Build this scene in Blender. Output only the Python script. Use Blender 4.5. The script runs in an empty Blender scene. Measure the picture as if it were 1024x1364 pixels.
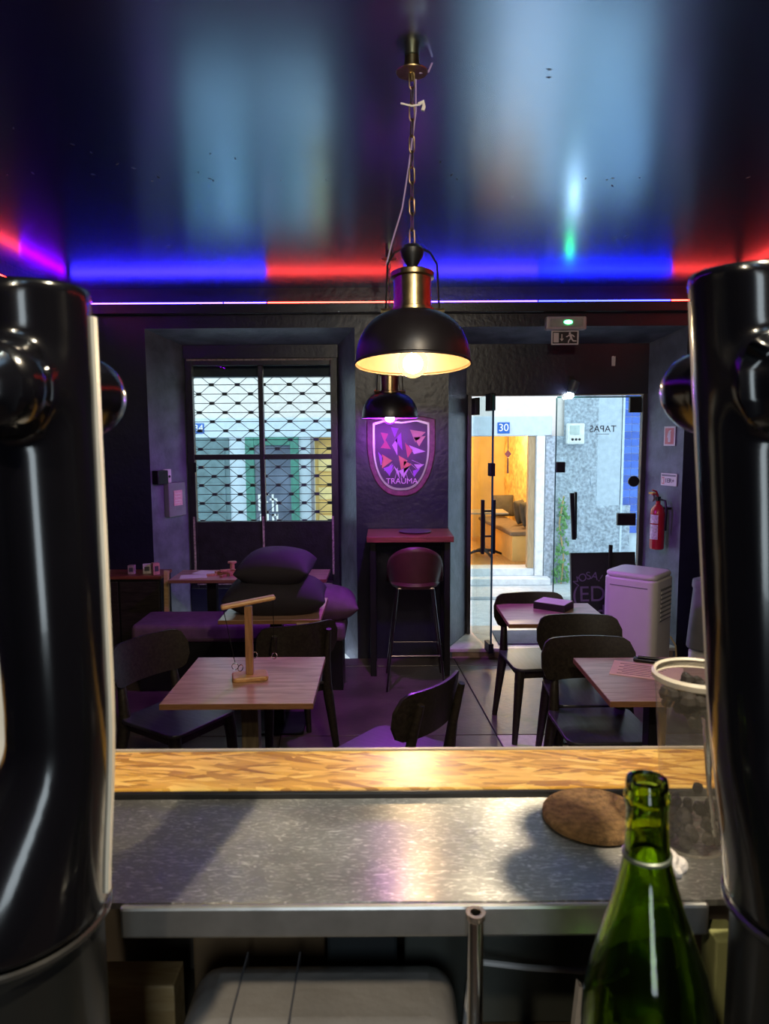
import bpy, bmesh, math, random
import numpy as np
from mathutils import Vector, Matrix, noise
random.seed(7)
SC = bpy.context.scene
COL = SC.collection
PI = math.pi
# ------------------------------------------------------------------ camera
H = 1.80
cam_d = bpy.data.cameras.new('camera'); cam = bpy.data.objects.new('camera', cam_d); COL.objects.link(cam)
pit, rol = math.atan(.108), .006
F = Vector((0, math.cos(pit), -math.sin(pit))); U0 = Vector((0, math.sin(pit), math.cos(pit))); R0 = Vector((1, 0, 0))
RT = R0*math.cos(rol)-U0*math.sin(rol); UP = U0*math.cos(rol)+R0*math.sin(rol)
M = Matrix((RT, UP, -F)).transposed().to_4x4(); M.translation = Vector((0, 0, H)); cam.matrix_world = M
cam_d.sensor_fit = 'VERTICAL'; cam_d.sensor_height = 36; cam_d.lens = 950/1364*36
cam_d.clip_start = .02
cam_d.dof.use_dof = True; cam_d.dof.focus_distance = 3.6; cam_d.dof.aperture_fstop = 11
SC.camera = cam
# ------------------------------------------------------------------ world, exposure, large lights
SC.view_settings.view_transform = 'Standard'; SC.view_settings.look = 'None'
SC.view_settings.gamma = 1; SC.view_settings.use_curve_mapping = False
SC.view_settings.exposure = 0
w = bpy.data.worlds.new('overcast_sky'); SC.world = w; w.use_nodes = True
w.node_tree.nodes['Background'].inputs[0].default_value = (.80, .92, 1, 1)
w.node_tree.nodes['Background'].inputs[1].default_value = 2.55
SC.cycles.max_bounces = 10; SC.cycles.transparent_max_bounces = 16; SC.cycles.sample_clamp_indirect = 6
SC.cycles.use_denoising = True
SC.cycles.caustics_reflective = False; SC.cycles.caustics_refractive = False

def lamp(name, kind, loc, power, color, size=.03, aim=None, size_y=None):
    d = bpy.data.lights.new(name, kind); d.energy = power; d.color = color
    if kind == 'AREA':
        d.size = size
        if size_y: d.shape = 'RECTANGLE'; d.size_y = size_y
    else: d.shadow_soft_size = size
    o = bpy.data.objects.new(name, d); o.location = loc; COL.objects.link(o)
    if aim is not None:
        o.rotation_euler = (Vector(aim)-Vector(loc)).to_track_quat('-Z', 'Y').to_euler()
    return o
# spots of the bar itself, overhead and behind the barman
lamp('bar_spot', 'POINT', (.43, .30, 2.84), 105, (1, .83, .58), .035)
lamp('bar_spot', 'POINT', (-.45, -.55, 2.75), 38, (1, .83, .58), .035)
lamp('streak_light', 'AREA', (0, -1.2, 1.75), 7, (.80, .93, 1), .34, (0, 1, 1.65), 1.1)  # unseen area light, added for the pale streaks on the towers

# ------------------------------------------------------------------ materials
MATS = {}
def nt(name):
    m = bpy.data.materials.new(name); m.use_nodes = True
    n = m.node_tree; return m, n, n.nodes['Principled BSDF'], n.links
def pbr(name, col, rough=.5, metal=0, var=.12, scale=14, bump=0, bscale=60, spec=.5, coat=0, stretch=None, emit=None, es=0):
    """principled with a little procedural colour noise and relief"""
    if name in MATS: return MATS[name]
    m, n, b, L = nt(name)
    tc = n.nodes.new('ShaderNodeTexCoord'); mp = n.nodes.new('ShaderNodeMapping')
    L.new(tc.outputs['Object'], mp.inputs[0])
    if stretch: mp.inputs['Scale'].default_value = stretch
    ns = n.nodes.new('ShaderNodeTexNoise'); ns.inputs['Scale'].default_value = scale; ns.inputs['Detail'].default_value = 5
    L.new(mp.outputs[0], ns.inputs['Vector'])
    cr = n.nodes.new('ShaderNodeValToRGB')
    cr.color_ramp.elements[0].position = .3; cr.color_ramp.elements[1].position = .7
    cr.color_ramp.elements[0].color = tuple(c*(1-var) for c in col)+(1,)
    cr.color_ramp.elements[1].color = tuple(min(1, c*(1+var)) for c in col)+(1,)
    L.new(ns.outputs['Fac'], cr.inputs[0]); L.new(cr.outputs[0], b.inputs['Base Color'])
    b.inputs['Roughness'].default_value = rough; b.inputs['Metallic'].default_value = metal
    b.inputs['Specular IOR Level'].default_value = spec; b.inputs['Coat Weight'].default_value = coat
    if bump:
        n2 = n.nodes.new('ShaderNodeTexNoise'); n2.inputs['Scale'].default_value = bscale; n2.inputs['Detail'].default_value = 4
        L.new(mp.outputs[0], n2.inputs['Vector'])
        bp = n.nodes.new('ShaderNodeBump'); bp.inputs['Strength'].default_value = bump; bp.inputs['Distance'].default_value = .01
        L.new(n2.outputs['Fac'], bp.inputs['Height']); L.new(bp.outputs[0], b.inputs['Normal'])
    if emit: b.inputs['Emission Color'].default_value = emit+(1,); b.inputs['Emission Strength'].default_value = es
    MATS[name] = m; return m
def emis(name, col, s):
    if name in MATS: return MATS[name]
    m = bpy.data.materials.new(name); m.use_nodes = True; n = m.node_tree; n.nodes.clear()
    e = n.nodes.new('ShaderNodeEmission'); e.inputs[0].default_value = col+(1,); e.inputs[1].default_value = s
    o = n.nodes.new('ShaderNodeOutputMaterial'); n.links.new(e.outputs[0], o.inputs[0]); MATS[name] = m; return m
def clear(name, tint=(1, 1, 1), rough=.02, ior=1.45, haze=0, hcol=(1, 1, 1)):
    """thin pane: tinted straight-through light plus Fresnel reflection, optional milky share"""
    if name in MATS: return MATS[name]
    m = bpy.data.materials.new(name); m.use_nodes = True; n = m.node_tree; n.nodes.clear(); L = n.links
    t = n.nodes.new('ShaderNodeBsdfTransparent'); t.inputs[0].default_value = tint+(1,)
    g = n.nodes.new('ShaderNodeBsdfGlossy'); g.inputs['Roughness'].default_value = rough
    lw = n.nodes.new('ShaderNodeLayerWeight'); lw.inputs[0].default_value = .5
    pw = n.nodes.new('ShaderNodeMath'); pw.operation = 'POWER'; pw.inputs[1].default_value = 5; L.new(lw.outputs['Facing'], pw.inputs[0])
    fr = n.nodes.new('ShaderNodeMath'); fr.operation = 'MULTIPLY_ADD'; fr.inputs[1].default_value = .6; fr.inputs[2].default_value = .035; L.new(pw.outputs[0], fr.inputs[0])
    mx = n.nodes.new('ShaderNodeMixShader'); L.new(fr.outputs[0], mx.inputs[0]); L.new(t.outputs[0], mx.inputs[1]); L.new(g.outputs[0], mx.inputs[2])
    o = n.nodes.new('ShaderNodeOutputMaterial'); last = mx
    if haze:
        d = n.nodes.new('ShaderNodeBsdfDiffuse'); d.inputs[0].default_value = hcol+(1,)
        m2 = n.nodes.new('ShaderNodeMixShader'); m2.inputs[0].default_value = haze
        L.new(mx.outputs[0], m2.inputs[1]); L.new(d.outputs[0], m2.inputs[2]); last = m2
    L.new(last.outputs[0], o.inputs[0]); MATS[name] = m; return m
def wood(name, c1, c2, rough=.35, sc=(2, 30, 30), spec=.5, scale=3):
    if name in MATS: return MATS[name]
    m, n, b, L = nt(name)
    tc = n.nodes.new('ShaderNodeTexCoord'); mp = n.nodes.new('ShaderNodeMapping'); mp.inputs['Scale'].default_value = sc
    L.new(tc.outputs['Object'], mp.inputs[0])
    a = n.nodes.new('ShaderNodeTexNoise'); a.inputs['Scale'].default_value = scale; a.inputs['Detail'].default_value = 6; a.inputs['Distortion'].default_value = .6
    L.new(mp.outputs[0], a.inputs['Vector'])
    cr = n.nodes.new('ShaderNodeValToRGB'); cr.color_ramp.elements[0].position = .35; cr.color_ramp.elements[1].position = .65
    cr.color_ramp.elements[0].color = c1+(1,); cr.color_ramp.elements[1].color = c2+(1,)
    L.new(a.outputs['Fac'], cr.inputs[0]); L.new(cr.outputs[0], b.inputs['Base Color'])
    b.inputs['Roughness'].default_value = rough; b.inputs['Specular IOR Level'].default_value = spec
    bp = n.nodes.new('ShaderNodeBump'); bp.inputs['Strength'].default_value = .08; bp.inputs['Distance'].default_value = .005
    L.new(a.outputs['Fac'], bp.inputs['Height']); L.new(bp.outputs[0], b.inputs['Normal'])
    MATS[name] = m; return m
def osb_mat():
    m, n, b, L = nt('oriented_strand_board')
    tc = n.nodes.new('ShaderNodeTexCoord'); last = None
    for k, (ang, s) in enumerate(((.04, 1), (-.16, 1.2), (.27, 1.1))):
        vr = n.nodes.new('ShaderNodeVectorRotate'); vr.rotation_type = 'Z_AXIS'; vr.inputs['Angle'].default_value = ang
        L.new(tc.outputs['Object'], vr.inputs['Vector'])
        mp = n.nodes.new('ShaderNodeMapping'); mp.inputs['Scale'].default_value = (20*s, 150*s, 1); mp.inputs['Location'].default_value = (k*3.3, k*1.7, 0)
        L.new(vr.outputs[0], mp.inputs[0])
        v = n.nodes.new('ShaderNodeTexVoronoi'); v.inputs['Scale'].default_value = 1; L.new(mp.outputs[0], v.inputs['Vector'])
        sp = n.nodes.new('ShaderNodeSeparateColor'); L.new(v.outputs['Color'], sp.inputs[0])
        cr = n.nodes.new('ShaderNodeValToRGB'); cr.color_ramp.elements[0].color = (.34, .15, .02, 1); cr.color_ramp.elements[1].color = (.92, .62, .18, 1)
        e = cr.color_ramp.elements.new(.55); e.color = (.74, .42, .08, 1)
        L.new(sp.outputs[0], cr.inputs[0])
        if last is None: last = cr.outputs[0]
        else:
            gt = n.nodes.new('ShaderNodeMath'); gt.operation = 'GREATER_THAN'; gt.inputs[1].default_value = .62; L.new(sp.outputs[1], gt.inputs[0])
            mx = n.nodes.new('ShaderNodeMix'); mx.data_type = 'RGBA'; L.new(gt.outputs[0], mx.inputs[0]); L.new(last, mx.inputs[6]); L.new(cr.outputs[0], mx.inputs[7]); last = mx.outputs[2]
    L.new(last, b.inputs['Base Color']); b.inputs['Roughness'].default_value = .32
    return m
def steel_mat():
    m, n, b, L = nt('worn_steel')
    tc = n.nodes.new('ShaderNodeTexCoord')
    a = n.nodes.new('ShaderNodeTexNoise'); a.inputs['Scale'].default_value = 9; a.inputs['Detail'].default_value = 8; L.new(tc.outputs['Object'], a.inputs['Vector'])
    mr = n.nodes.new('ShaderNodeMapRange'); mr.inputs['From Min'].default_value = .35; mr.inputs['From Max'].default_value = .7
    mr.inputs['To Min'].default_value = .30; mr.inputs['To Max'].default_value = .46
    L.new(a.outputs['Fac'], mr.inputs['Value']); L.new(mr.outputs[0], b.inputs['Roughness'])
    mp = n.nodes.new('ShaderNodeMapping'); mp.inputs['Scale'].default_value = (40, 150, 1); mp.inputs['Rotation'].default_value = (0, 0, .6); L.new(tc.outputs['Object'], mp.inputs[0])
    v = n.nodes.new('ShaderNodeTexNoise'); v.inputs['Scale'].default_value = 1.4; v.inputs['Detail'].default_value = 8; v.inputs['Distortion'].default_value = 2.5; L.new(mp.outputs[0], v.inputs['Vector'])
    cr = n.nodes.new('ShaderNodeValToRGB'); cr.color_ramp.elements[0].position = .52; cr.color_ramp.elements[0].color = (.38, .37, .35, 1)
    cr.color_ramp.elements[1].position = .74; cr.color_ramp.elements[1].color = (.92, .90, .86, 1)
    L.new(v.outputs['Fac'], cr.inputs[0]); L.new(cr.outputs[0], b.inputs['Base Color'])
    b.inputs['Metallic'].default_value = .9; b.inputs['Anisotropic'].default_value = 1.0
    tg = n.nodes.new('ShaderNodeTangent'); tg.direction_type = 'UV_MAP'; L.new(tg.outputs[0], b.inputs['Tangent'])
    b.inputs['Anisotropic Rotation'].default_value = ANI
    w2 = n.nodes.new('ShaderNodeTexNoise'); w2.inputs['Scale'].default_value = 5; w2.inputs['Detail'].default_value = 2; L.new(tc.outputs['Object'], w2.inputs['Vector'])
    bp = n.nodes.new('ShaderNodeBump'); bp.inputs['Strength'].default_value = .06; bp.inputs['Distance'].default_value = .02; L.new(w2.outputs['Fac'], bp.inputs['Height'])
    b2 = n.nodes.new('ShaderNodeBump'); b2.inputs['Strength'].default_value = .10; b2.inputs['Distance'].default_value = .002; L.new(v.outputs['Fac'], b2.inputs['Height'])
    L.new(bp.outputs[0], b2.inputs['Normal']); L.new(b2.outputs[0], b.inputs['Normal'])
    return m
ANI = .25
BLACKWALL = pbr('black_wall_paint', (.008, .0075, .024), .34, bump=.25, bscale=26, var=.25, scale=5)
REVEAL = pbr('reveal_daylit_tone', (.13, .14, .19), .40, bump=.35, bscale=30, var=.35, scale=7)
CEIL = pbr('gloss_black_ceiling', (.0015, .0015, .006), .22, bump=.03, bscale=9, var=.3, scale=3, spec=.62)
_b = CEIL.node_tree.nodes['Principled BSDF']; _b.inputs['IOR'].default_value = 11.0; _b.inputs['Specular Tint'].default_value = (.52, .74, 1, 1)
TRIM = pbr('dark_trim_paint', (.02, .02, .03), .3, bump=.1)
FRAME = pbr('window_frame_paint', (.012, .010, .016), .35, bump=.2, var=.5)
WORN = pbr('worn_frame_edge', (.30, .25, .22), .5, var=.6, scale=60)
BLACKWOOD = wood('black_stained_ash', (.011, .009, .007), (.028, .023, .017), .38, (3, 22, 22))
SEATWOOD = wood('black_seat_ash', (.010, .012, .014), (.035, .037, .042), .34, (3, 20, 20), 1.0)
TABLEWOOD = wood('table_laminate', (.30, .17, .125), (.50, .33, .25), .28, (2.2, 16, 16), .8, 2.2)
TABLEEDGE = wood('table_edge', (.16, .075, .035), (.24, .12, .06), .4, (4, 4, 40))
PALEWOOD = wood('stand_wood', (.36, .19, .07), (.56, .33, .14), .4, (4, 40, 40))
DARKWOOD = wood('shelf_wood', (.12, .035, .02), (.25, .08, .04), .35, (2, 20, 20))
PINE = wood('pine_offcut', (.42, .27, .11), (.56, .40, .2), .55, (4, 30, 30))
BLKMETAL = pbr('black_metal', (.012, .012, .014), .4, .4, var=.2)
GLOSSBLACK = pbr('gloss_black_enamel', (.004, .004, .006), .17, spec=.6, coat=.25, var=.1)
BRASS = pbr('aged_brass', (.36, .27, .14), .28, 1, var=.25, scale=30)
STEEL = steel_mat()
CHROME = pbr('polished_steel', (.72, .72, .70), .15, 1, var=.08)
WHITEP = pbr('white_plastic', (.78, .76, .76), .35, var=.03)
GREYP = pbr('grey_plastic', (.22, .22, .25), .5, var=.08)
GLASS = clear('clear_pane', (.90, .96, .95))
GLASSEDGE = pbr('green_glass_edge', (.02, .10, .09), .1, spec=.8)
CUSH_B = pbr('black_cushion_cloth', (.014, .011, .018), .75, bump=.5, bscale=400, var=.2)
CUSH_P = pbr('dark_cushion_cloth', (.13, .07, .12), .6, bump=.4, bscale=300, var=.2)
LEATHER = pbr('brown_leatherette', (.075, .026, .022), .42, bump=.15, bscale=200)
PAPER = pbr('paper', (.75, .72, .72), .7, var=.05)

# ------------------------------------------------------------------ mesh helpers
class MB:
    def __init__(s): s.v = []; s.f = []
    def add(s, vs, fs):
        k = len(s.v); s.v += [tuple(p) for p in vs]; s.f += [tuple(i+k for i in f) for f in fs]; return s
    def box(s, x0, x1, y0, y1, z0, z1):
        return s.add([(x0,y0,z0),(x1,y0,z0),(x1,y1,z0),(x0,y1,z0),(x0,y0,z1),(x1,y0,z1),(x1,y1,z1),(x0,y1,z1)],
                     [(3,2,1,0),(4,5,6,7),(0,1,5,4),(1,2,6,5),(2,3,7,6),(3,0,4,7)])
    def prism(s, pts, h0, h1, ax='z'):
        n = len(pts)
        def P(a, b, c): return {'z': (a, b, c), 'x': (c, a, b), 'y': (a, c, b)}[ax]
        fs = [tuple(range(n-1, -1, -1)), tuple(range(n, 2*n))]+[(i, (i+1) % n, n+(i+1) % n, n+i) for i in range(n)]
        if ax == 'y': fs = [f[::-1] for f in fs]
        return s.add([P(a, b, h0) for a, b in pts]+[P(a, b, h1) for a, b in pts], fs)
    def tube(s, path, r, n=8, cap=True):
        path = [Vector(p) for p in path]; rs = r if isinstance(r, (list, tuple)) else [r]*len(path)
        t0 = (path[1]-path[0]).normalized(); up = Vector((0, 0, 1)) if abs(t0.z) < .9 else Vector((1, 0, 0))
        a = t0.cross(up).normalized(); vs = []
        for i, p in enumerate(path):
            t = (path[min(i+1, len(path)-1)]-path[max(i-1, 0)]).normalized()
            a = (a-t*a.dot(t)).normalized(); b = t.cross(a)
            vs += [p+(a*math.cos(2*PI*k/n)+b*math.sin(2*PI*k/n))*rs[i] for k in range(n)]
        fs = [(i*n+k, i*n+(k+1) % n, (i+1)*n+(k+1) % n, (i+1)*n+k) for i in range(len(path)-1) for k in range(n)]
        if cap: fs += [tuple(range(n-1, -1, -1)), tuple(range((len(path)-1)*n, len(path)*n))]
        return s.add(vs, fs)
    def lathe(s, prof, n=32, c=(0, 0, 0), cap=True):
        vs = [(c[0]+r*math.cos(2*PI*k/n), c[1]+r*math.sin(2*PI*k/n), c[2]+z) for r, z in prof for k in range(n)]
        m = len(prof)
        fs = [(i*n+k, i*n+(k+1) % n, (i+1)*n+(k+1) % n, (i+1)*n+k) for i in range(m-1) for k in range(n)]
        if cap: fs += [tuple(range(n-1, -1, -1)), tuple(range((m-1)*n, m*n))]
        return s.add(vs, fs)
    def ball(s, c, r, n=16, m=10, sq=(1, 1, 1)):
        prof = [(r*math.sin(PI*i/m)+1e-5, -r*math.cos(PI*i/m)) for i in range(m+1)]
        k = len(s.v); s.lathe(prof, n)
        s.v[k:] = [(c[0]+x*sq[0], c[1]+y*sq[1], c[2]+z*sq[2]) for x, y, z in s.v[k:]]
        return s
    def xf(s, mat):
        s.v = [tuple(mat @ Vector(p)) for p in s.v]; return s
    def build(s, name, mat, parent=None, smooth=False, bevel=0, seg=2, sub=0):
        me = bpy.data.meshes.new(name); me.from_pydata(s.v, [], s.f); me.update()
        bm = bmesh.new(); bm.from_mesh(me); bmesh.ops.recalc_face_normals(bm, faces=bm.faces); bm.to_mesh(me); bm.free()
        for mm in (mat if isinstance(mat, list) else [mat]): me.materials.append(mm)
        o = bpy.data.objects.new(name, me); COL.objects.link(o)
        if parent: o.parent = parent
        if smooth:
            me.polygons.foreach_set('use_smooth', [True]*len(me.polygons)); me.set_sharp_from_angle(angle=math.radians(38))
        if bevel:
            b = o.modifiers.new('bevel', 'BEVEL'); b.width = bevel; b.segments = seg; b.limit_method = 'ANGLE'
        if sub:
            b = o.modifiers.new('sub', 'SUBSURF'); b.levels = sub; b.render_levels = sub
        return o
def thing(name, label, cat, loc=(0, 0, 0), rz=0, group=None):
    o = bpy.data.objects.new(name, None); COL.objects.link(o); o.location = loc; o.rotation_euler = (0, 0, rz); o.empty_display_size = .05
    return tag(o, label, cat, group)
def tag(o, label, cat, group=None):
    o['label'] = label; o['category'] = cat
    if group: o['group'] = group
    return o
def struct(o): o['kind'] = 'structure'; return o
def structure_empty(name, loc=(0, 0, 0)):
    o = bpy.data.objects.new(name, None); COL.objects.link(o); o.location = loc; o.empty_display_size = .05; return struct(o)
def kids(o): return [c for c in COL.objects if c.parent == o]
def dup(o, loc=None, rz=None, label=None, parent=None):
    c = o.copy(); COL.objects.link(c)
    if parent: c.parent = parent
    if loc is not None: c.location = loc
    if rz is not None: c.rotation_euler = (0, 0, rz)
    if label: c['label'] = label
    for ch in kids(o): dup(ch, parent=c)
    return c
def rrect(w, h, r, n=5, cx=0, cy=0):
    pts = []
    for (sx, sy, a0) in ((1, -1, -PI/2), (1, 1, 0), (-1, 1, PI/2), (-1, -1, PI)):
        for i in range(n+1):
            a = a0+i*PI/2/n; pts.append((cx+sx*(w/2-r)+r*math.cos(a), cy+sy*(h/2-r)+r*math.sin(a)))
    return pts
def text(name, body, size, mat, loc, rot, parent=None, depth=.0008, mirror=False, align='CENTER'):
    cu = bpy.data.curves.new(name, 'FONT'); cu.body = body; cu.size = size; cu.align_x = align; cu.align_y = 'CENTER'; cu.extrude = depth
    t = bpy.data.objects.new(name+'_tmp', cu); COL.objects.link(t)
    bpy.context.view_layer.update()
    me = bpy.data.meshes.new_from_object(t.evaluated_get(bpy.context.evaluated_depsgraph_get()))
    bpy.data.objects.remove(t)
    if mirror: me.transform(Matrix.Diagonal((-1, 1, 1, 1))); me.flip_normals()
    me.materials.clear(); me.materials.append(mat); me.name = name
    o = bpy.data.objects.new(name, me); COL.objects.link(o); o.location = loc; o.rotation_euler = rot
    if parent: o.parent = parent
    return o

# ================================================================== SETTING
# floor of big slabs
fl = structure_empty('floor')
FT = pbr('dark_floor_slab', (.095, .068, .064), .33, bump=.12, bscale=30, var=.35, scale=4)
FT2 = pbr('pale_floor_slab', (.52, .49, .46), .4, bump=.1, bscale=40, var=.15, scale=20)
MB().box(-2.6, 2.9, -1.7, 5.63, -.06, -.006).build('mortar_bed', pbr('floor_joint', (.008, .007, .007), .8), fl)
xs = [-2.6, -1.94, -.64, .66, 1.96, 2.9]; ys = [-1.7, .23, 1.53, 2.83, 4.13, 5.43, 5.63]
for i in range(5):
    for j in range(6):
        g = .004; sk = lambda x, y: (x-(y-4.2)*.075 if abs(x) < 2.5 else x)
        x0, x1, y0, y1 = xs[i]+g, xs[i+1]-g, ys[j]+g, ys[j+1]-g
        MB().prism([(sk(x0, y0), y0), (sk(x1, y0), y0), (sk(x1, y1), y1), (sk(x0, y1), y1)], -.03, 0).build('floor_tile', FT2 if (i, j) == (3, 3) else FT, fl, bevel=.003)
# ceiling
ce = struct(MB().box(-2.6, 2.9, -1.7, 5.63, 2.926, 3.02).build('ceiling', CEIL))
chips = MB()
for (x, y) in [(-.69,3.0),(-.79,3.2),(-.6,3.05),(.52,2.35),(.53,2.4),(.24,3.1),(.33,3.3),(.62,3.55),(.30,3.25),(.9,3.3),(1.0,3.32),(1.02,3.3),(1.14,3.3),(1.05,3.4),(-.76,3.28),(-.75,3.3),(-.45,3.3),(-.25,3.3),(-1.35,2.75),(-1.2,2.9),(-1.16,2.98),(-1.1,3.1),(-1.05,3.15),(-1.5,3.2),(-1.62,3.22),(-1.02,3.3),(-.98,3.26),(-1.25,3.22),(1.65,3.1),(1.7,3.15),(1.75,3.12),(1.62,3.3),(-1.3,4.2),(-1.28,4.4),(-1.2,4.5),(1.35,4.3),(1.4,4.25)]:
    a = random.random()*3; l = .006+random.random()*.012
    chips.add([(x+l*math.cos(a), y+l*math.sin(a), 2.925), (x-.004*math.sin(a), y+.004*math.cos(a), 2.925), (x-l*math.cos(a), y-l*math.sin(a), 2.925), (x+.003*math.sin(a), y-.003*math.cos(a), 2.9235)], [(0, 1, 2, 3), (0, 3, 2, 1)])
co = chips.build('paint_chip', pbr('chipped_plaster', (.6, .6, .62), .8), ce); co['kind'] = 'stuff'
# back wall with two splayed niches
LW = (-1.845, -.223); DW = (.506, 2.354)
wb = MB()
wb.prism([(-2.6, 5.63), (LW[0], 5.63), (-1.65, 6.05), (-1.65, 6.16), (-2.6, 6.16)], -.06, 3.02)
wb.prism([(LW[1], 5.63), (DW[0], 5.63), (.70, 6.05), (.70, 6.16), (-.385, 6.16), (-.385, 6.05)], -.06, 3.02)
wb.prism([(DW[1], 5.63), (2.9, 5.63), (2.9, 6.16), (2.20, 6.16), (2.20, 6.05)], -.06, 3.02)
for a, b in ((LW[0], LW[1]), (DW[0], DW[1])):
    wb.prism([(5.63, 2.627), (6.05, 2.54), (6.16, 2.54), (6.16, 3.02), (5.63, 3.02)], a, b, 'x')
wb.box(-1.66, -.38, 6.0, 6.16, 2.44, 2.545)
wb.box(.69, 2.21, 6.03, 6.16, 2.13, 2.545)
wb.box(-1.66, -.38, 6.0, 6.16, -.06, .50)
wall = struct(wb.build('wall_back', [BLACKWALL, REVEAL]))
for p in wall.data.polygons:      # daylight on the splayed reveals, put into a greyer colour than the wall face
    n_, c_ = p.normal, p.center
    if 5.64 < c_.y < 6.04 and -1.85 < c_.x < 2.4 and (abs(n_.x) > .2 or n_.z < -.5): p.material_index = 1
struct(MB().box(-2.6, -2.45, -1.7, 5.63, 0, 2.926).build('wall_left', BLACKWALL))
struct(MB().box(2.75, 2.9, -1.7, 5.63, 0, 2.926).build('wall_right', BLACKWALL))
struct(MB().box(-2.6, 2.9, -1.85, -1.7, -.06, 3.02).build('wall_front', BLACKWALL))
# mouldings carrying the LED strips
tr = struct(MB().box(-2.45, 2.75, 5.55, 5.63, 2.725, 2.80).build('trim_1', TRIM, bevel=.006))
tl = struct(MB().box(-2.45, -2.37, 1.0, 5.55, 2.725, 2.80).build('trim_2', TRIM, bevel=.006))
trr = struct(MB().box(2.67, 2.75, 1.0, 5.55, 2.725, 2.80).build('trim_3', TRIM, bevel=.006))
LB = emis('led_blue', (.055, .022, 1.), 42); LR = emis('led_red', (1., .032, .022), 26); LV = emis('led_violet', (.36, .0, 1.), 34)
LD = emis('led_deep_blue', (.012, .015, 1.), 48)
led = thing('led_strip', 'thin blue and red LED light strip along the moulding under the ceiling', 'light strip', (0, 5.56, 2.80))
for x0, x1, m in ((-2.36, -1.22, LB), (-1.21, -.89, LB), (-.88, .15, LR), (.16, 1.17, LB), (1.18, 2.18, LD), (2.19, 2.66, LR)):
    MB().box(x0, x1, -.004, .004, .0005, .009).build('led_segment', m, led)
led2 = thing('led_strip', 'violet and red LED light strip along the left wall moulding', 'light strip', (-2.385, 0, 2.80))
for y0, y1, m in ((1.2, 4.15, LV), (4.16, 4.85, LR), (4.86, 5.5, LV)):
    MB().box(-.004, .004, y0, y1, .0005, .009).build('led_segment', m, led2)
led3 = thing('led_strip', 'red LED light strip along the right wall moulding', 'light strip', (2.685, 0, 2.80))
for y0, y1, m in ((1.2, 4.0, LR), (4.01, 5.5, LR)):
    MB().box(-.004, .004, y0, y1, .0005, .009).build('led_segment', m, led3)
# window 1
w1 = structure_empty('window_1', (0, 6.03, 0))
fr = MB()
for x in (-1.65, -.445): fr.box(x, x+.06, -.03, .03, .5, 2.44)
fr.box(-1.59, -.445, -.03, .03, 2.38, 2.44); fr.box(-1.59, -.445, -.028, .028, 1.60, 1.645); fr.box(-1.59, -.445, -.03, .03, .50, .56)
fr.box(-1.045, -1.005, -.03, .03, .56, 2.38)
fr.build('window_frame', FRAME, w1, bevel=.004)
we = MB()
for x in (-1.612, -1.026, -.437): we.box(x-.008, x+.008, -.036, -.0302, .62, 1.12)
we.box(-1.63, -.42, -.036, -.0302, 2.418, 2.432); we.box(-1.6, -.45, -.036, -.0302, .535, .545)
we.build('worn_edge', WORN, w1)
for x0, x1 in ((-1.59, -1.045), (-1.005, -.445)):
    MB().box(x0, x1, -.003, .003, 1.645, 2.38).build('pane', GLASS, w1)
    MB().box(x0, x1, -.003, .003, 1.075, 1.60).build('pane', GLASS, w1)
    MB().box(x0, x1, -.012, .012, .56, 1.075).build('lower_panel', FRAME, w1)
MB().box(-1.60, -1.575, -.05, -.03, 1.50, 1.58).build('window_hinge', BLKMETAL, w1)
# rolling grille outside the window
gr = thing('rolling_grille', 'dark metal rolling security grille with hexagon links outside the window', 'grille', (0, 6.20, 0))
GM = pbr('grille_metal', (.10, .10, .12), .45, .6)
pz, px = .0785, .2225; rows = 23; z0 = .98; cl = MB(); lk = MB()
for i in range(rows):
    z = z0+i*pz
    if z > 2.75: break
    MB().tube([(-1.72, 0, z), (-.36, 0, z)], .0035, 6).build('rod', GM, gr)
    for k in range(8):
        x = -1.70+px*k+(px/2 if i % 2 else 0)
        if x > -.38: continue
        cl.box(x-.020, x+.020, -.012, .012, z-.013, z+.013)
        for sx in (-1, 1):
            if -1.72 < x+sx*px/2 < -.36 and i < rows-1: lk.tube([(x+sx*.018, 0, z+.008), (x+sx*(px/2-.018), 0, z+pz-.008)], .003, 5)
cl.build('link_clip', GM, gr)['kind'] = 'stuff'; lk.build('link_rod', GM, gr)['kind'] = 'stuff'
MB().box(-1.72, -.36, -.03, .10, 2.30, 2.62).build('roller_box', pbr('roller_box', (.03, .035, .06), .5), gr, bevel=.01)
MB().box(-1.735, -1.715, -.02, .02, .5, 2.62).build('guide_rail', GM, gr); MB().box(-.365, -.345, -.02, .02, .5, 2.62).build('guide_rail', GM, gr)
# door threshold and door 1
MARB = pbr('worn_marble', (.62, .58, .54), .35, var=.2, scale=9, bump=.05)
ts = structure_empty('trim_4', (0, 0, 0))
MB().prism([(.51, 5.60), (2.35, 5.60), (2.352, 5.63), (2.20, 6.05), (2.20, 6.30), (.70, 6.30), (.70, 6.05), (.508, 5.63)], .052, .082).build('threshold_slab', MARB, ts, bevel=.005)
MB().prism([(.54, 5.625), (2.33, 5.625), (2.20, 6.05), (2.20, 6.28), (.70, 6.28), (.70, 6.05)], -.4, .052).build('threshold_base', pbr('step_riser', (.34, .24, .2), .6, var=.3), ts)
tag(MB().box(.93, 1.95, 5.70, 6.10, .0825, .094).build('door_mat', pbr('grey_mat', (.17, .18, .22), .9, bump=.8, bscale=500), bevel=.003), 'grey ribbed door mat on the marble threshold', 'mat')
d1 = structure_empty('door_1', (0, 6.05, 0))
fm = MB(); fm.box(.70, .735, -.03, .03, .084, 2.13); fm.box(2.165, 2.20, -.03, .03, .084, 2.13); fm.box(.735, 2.165, -.03, .03, 2.118, 2.13)
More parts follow.
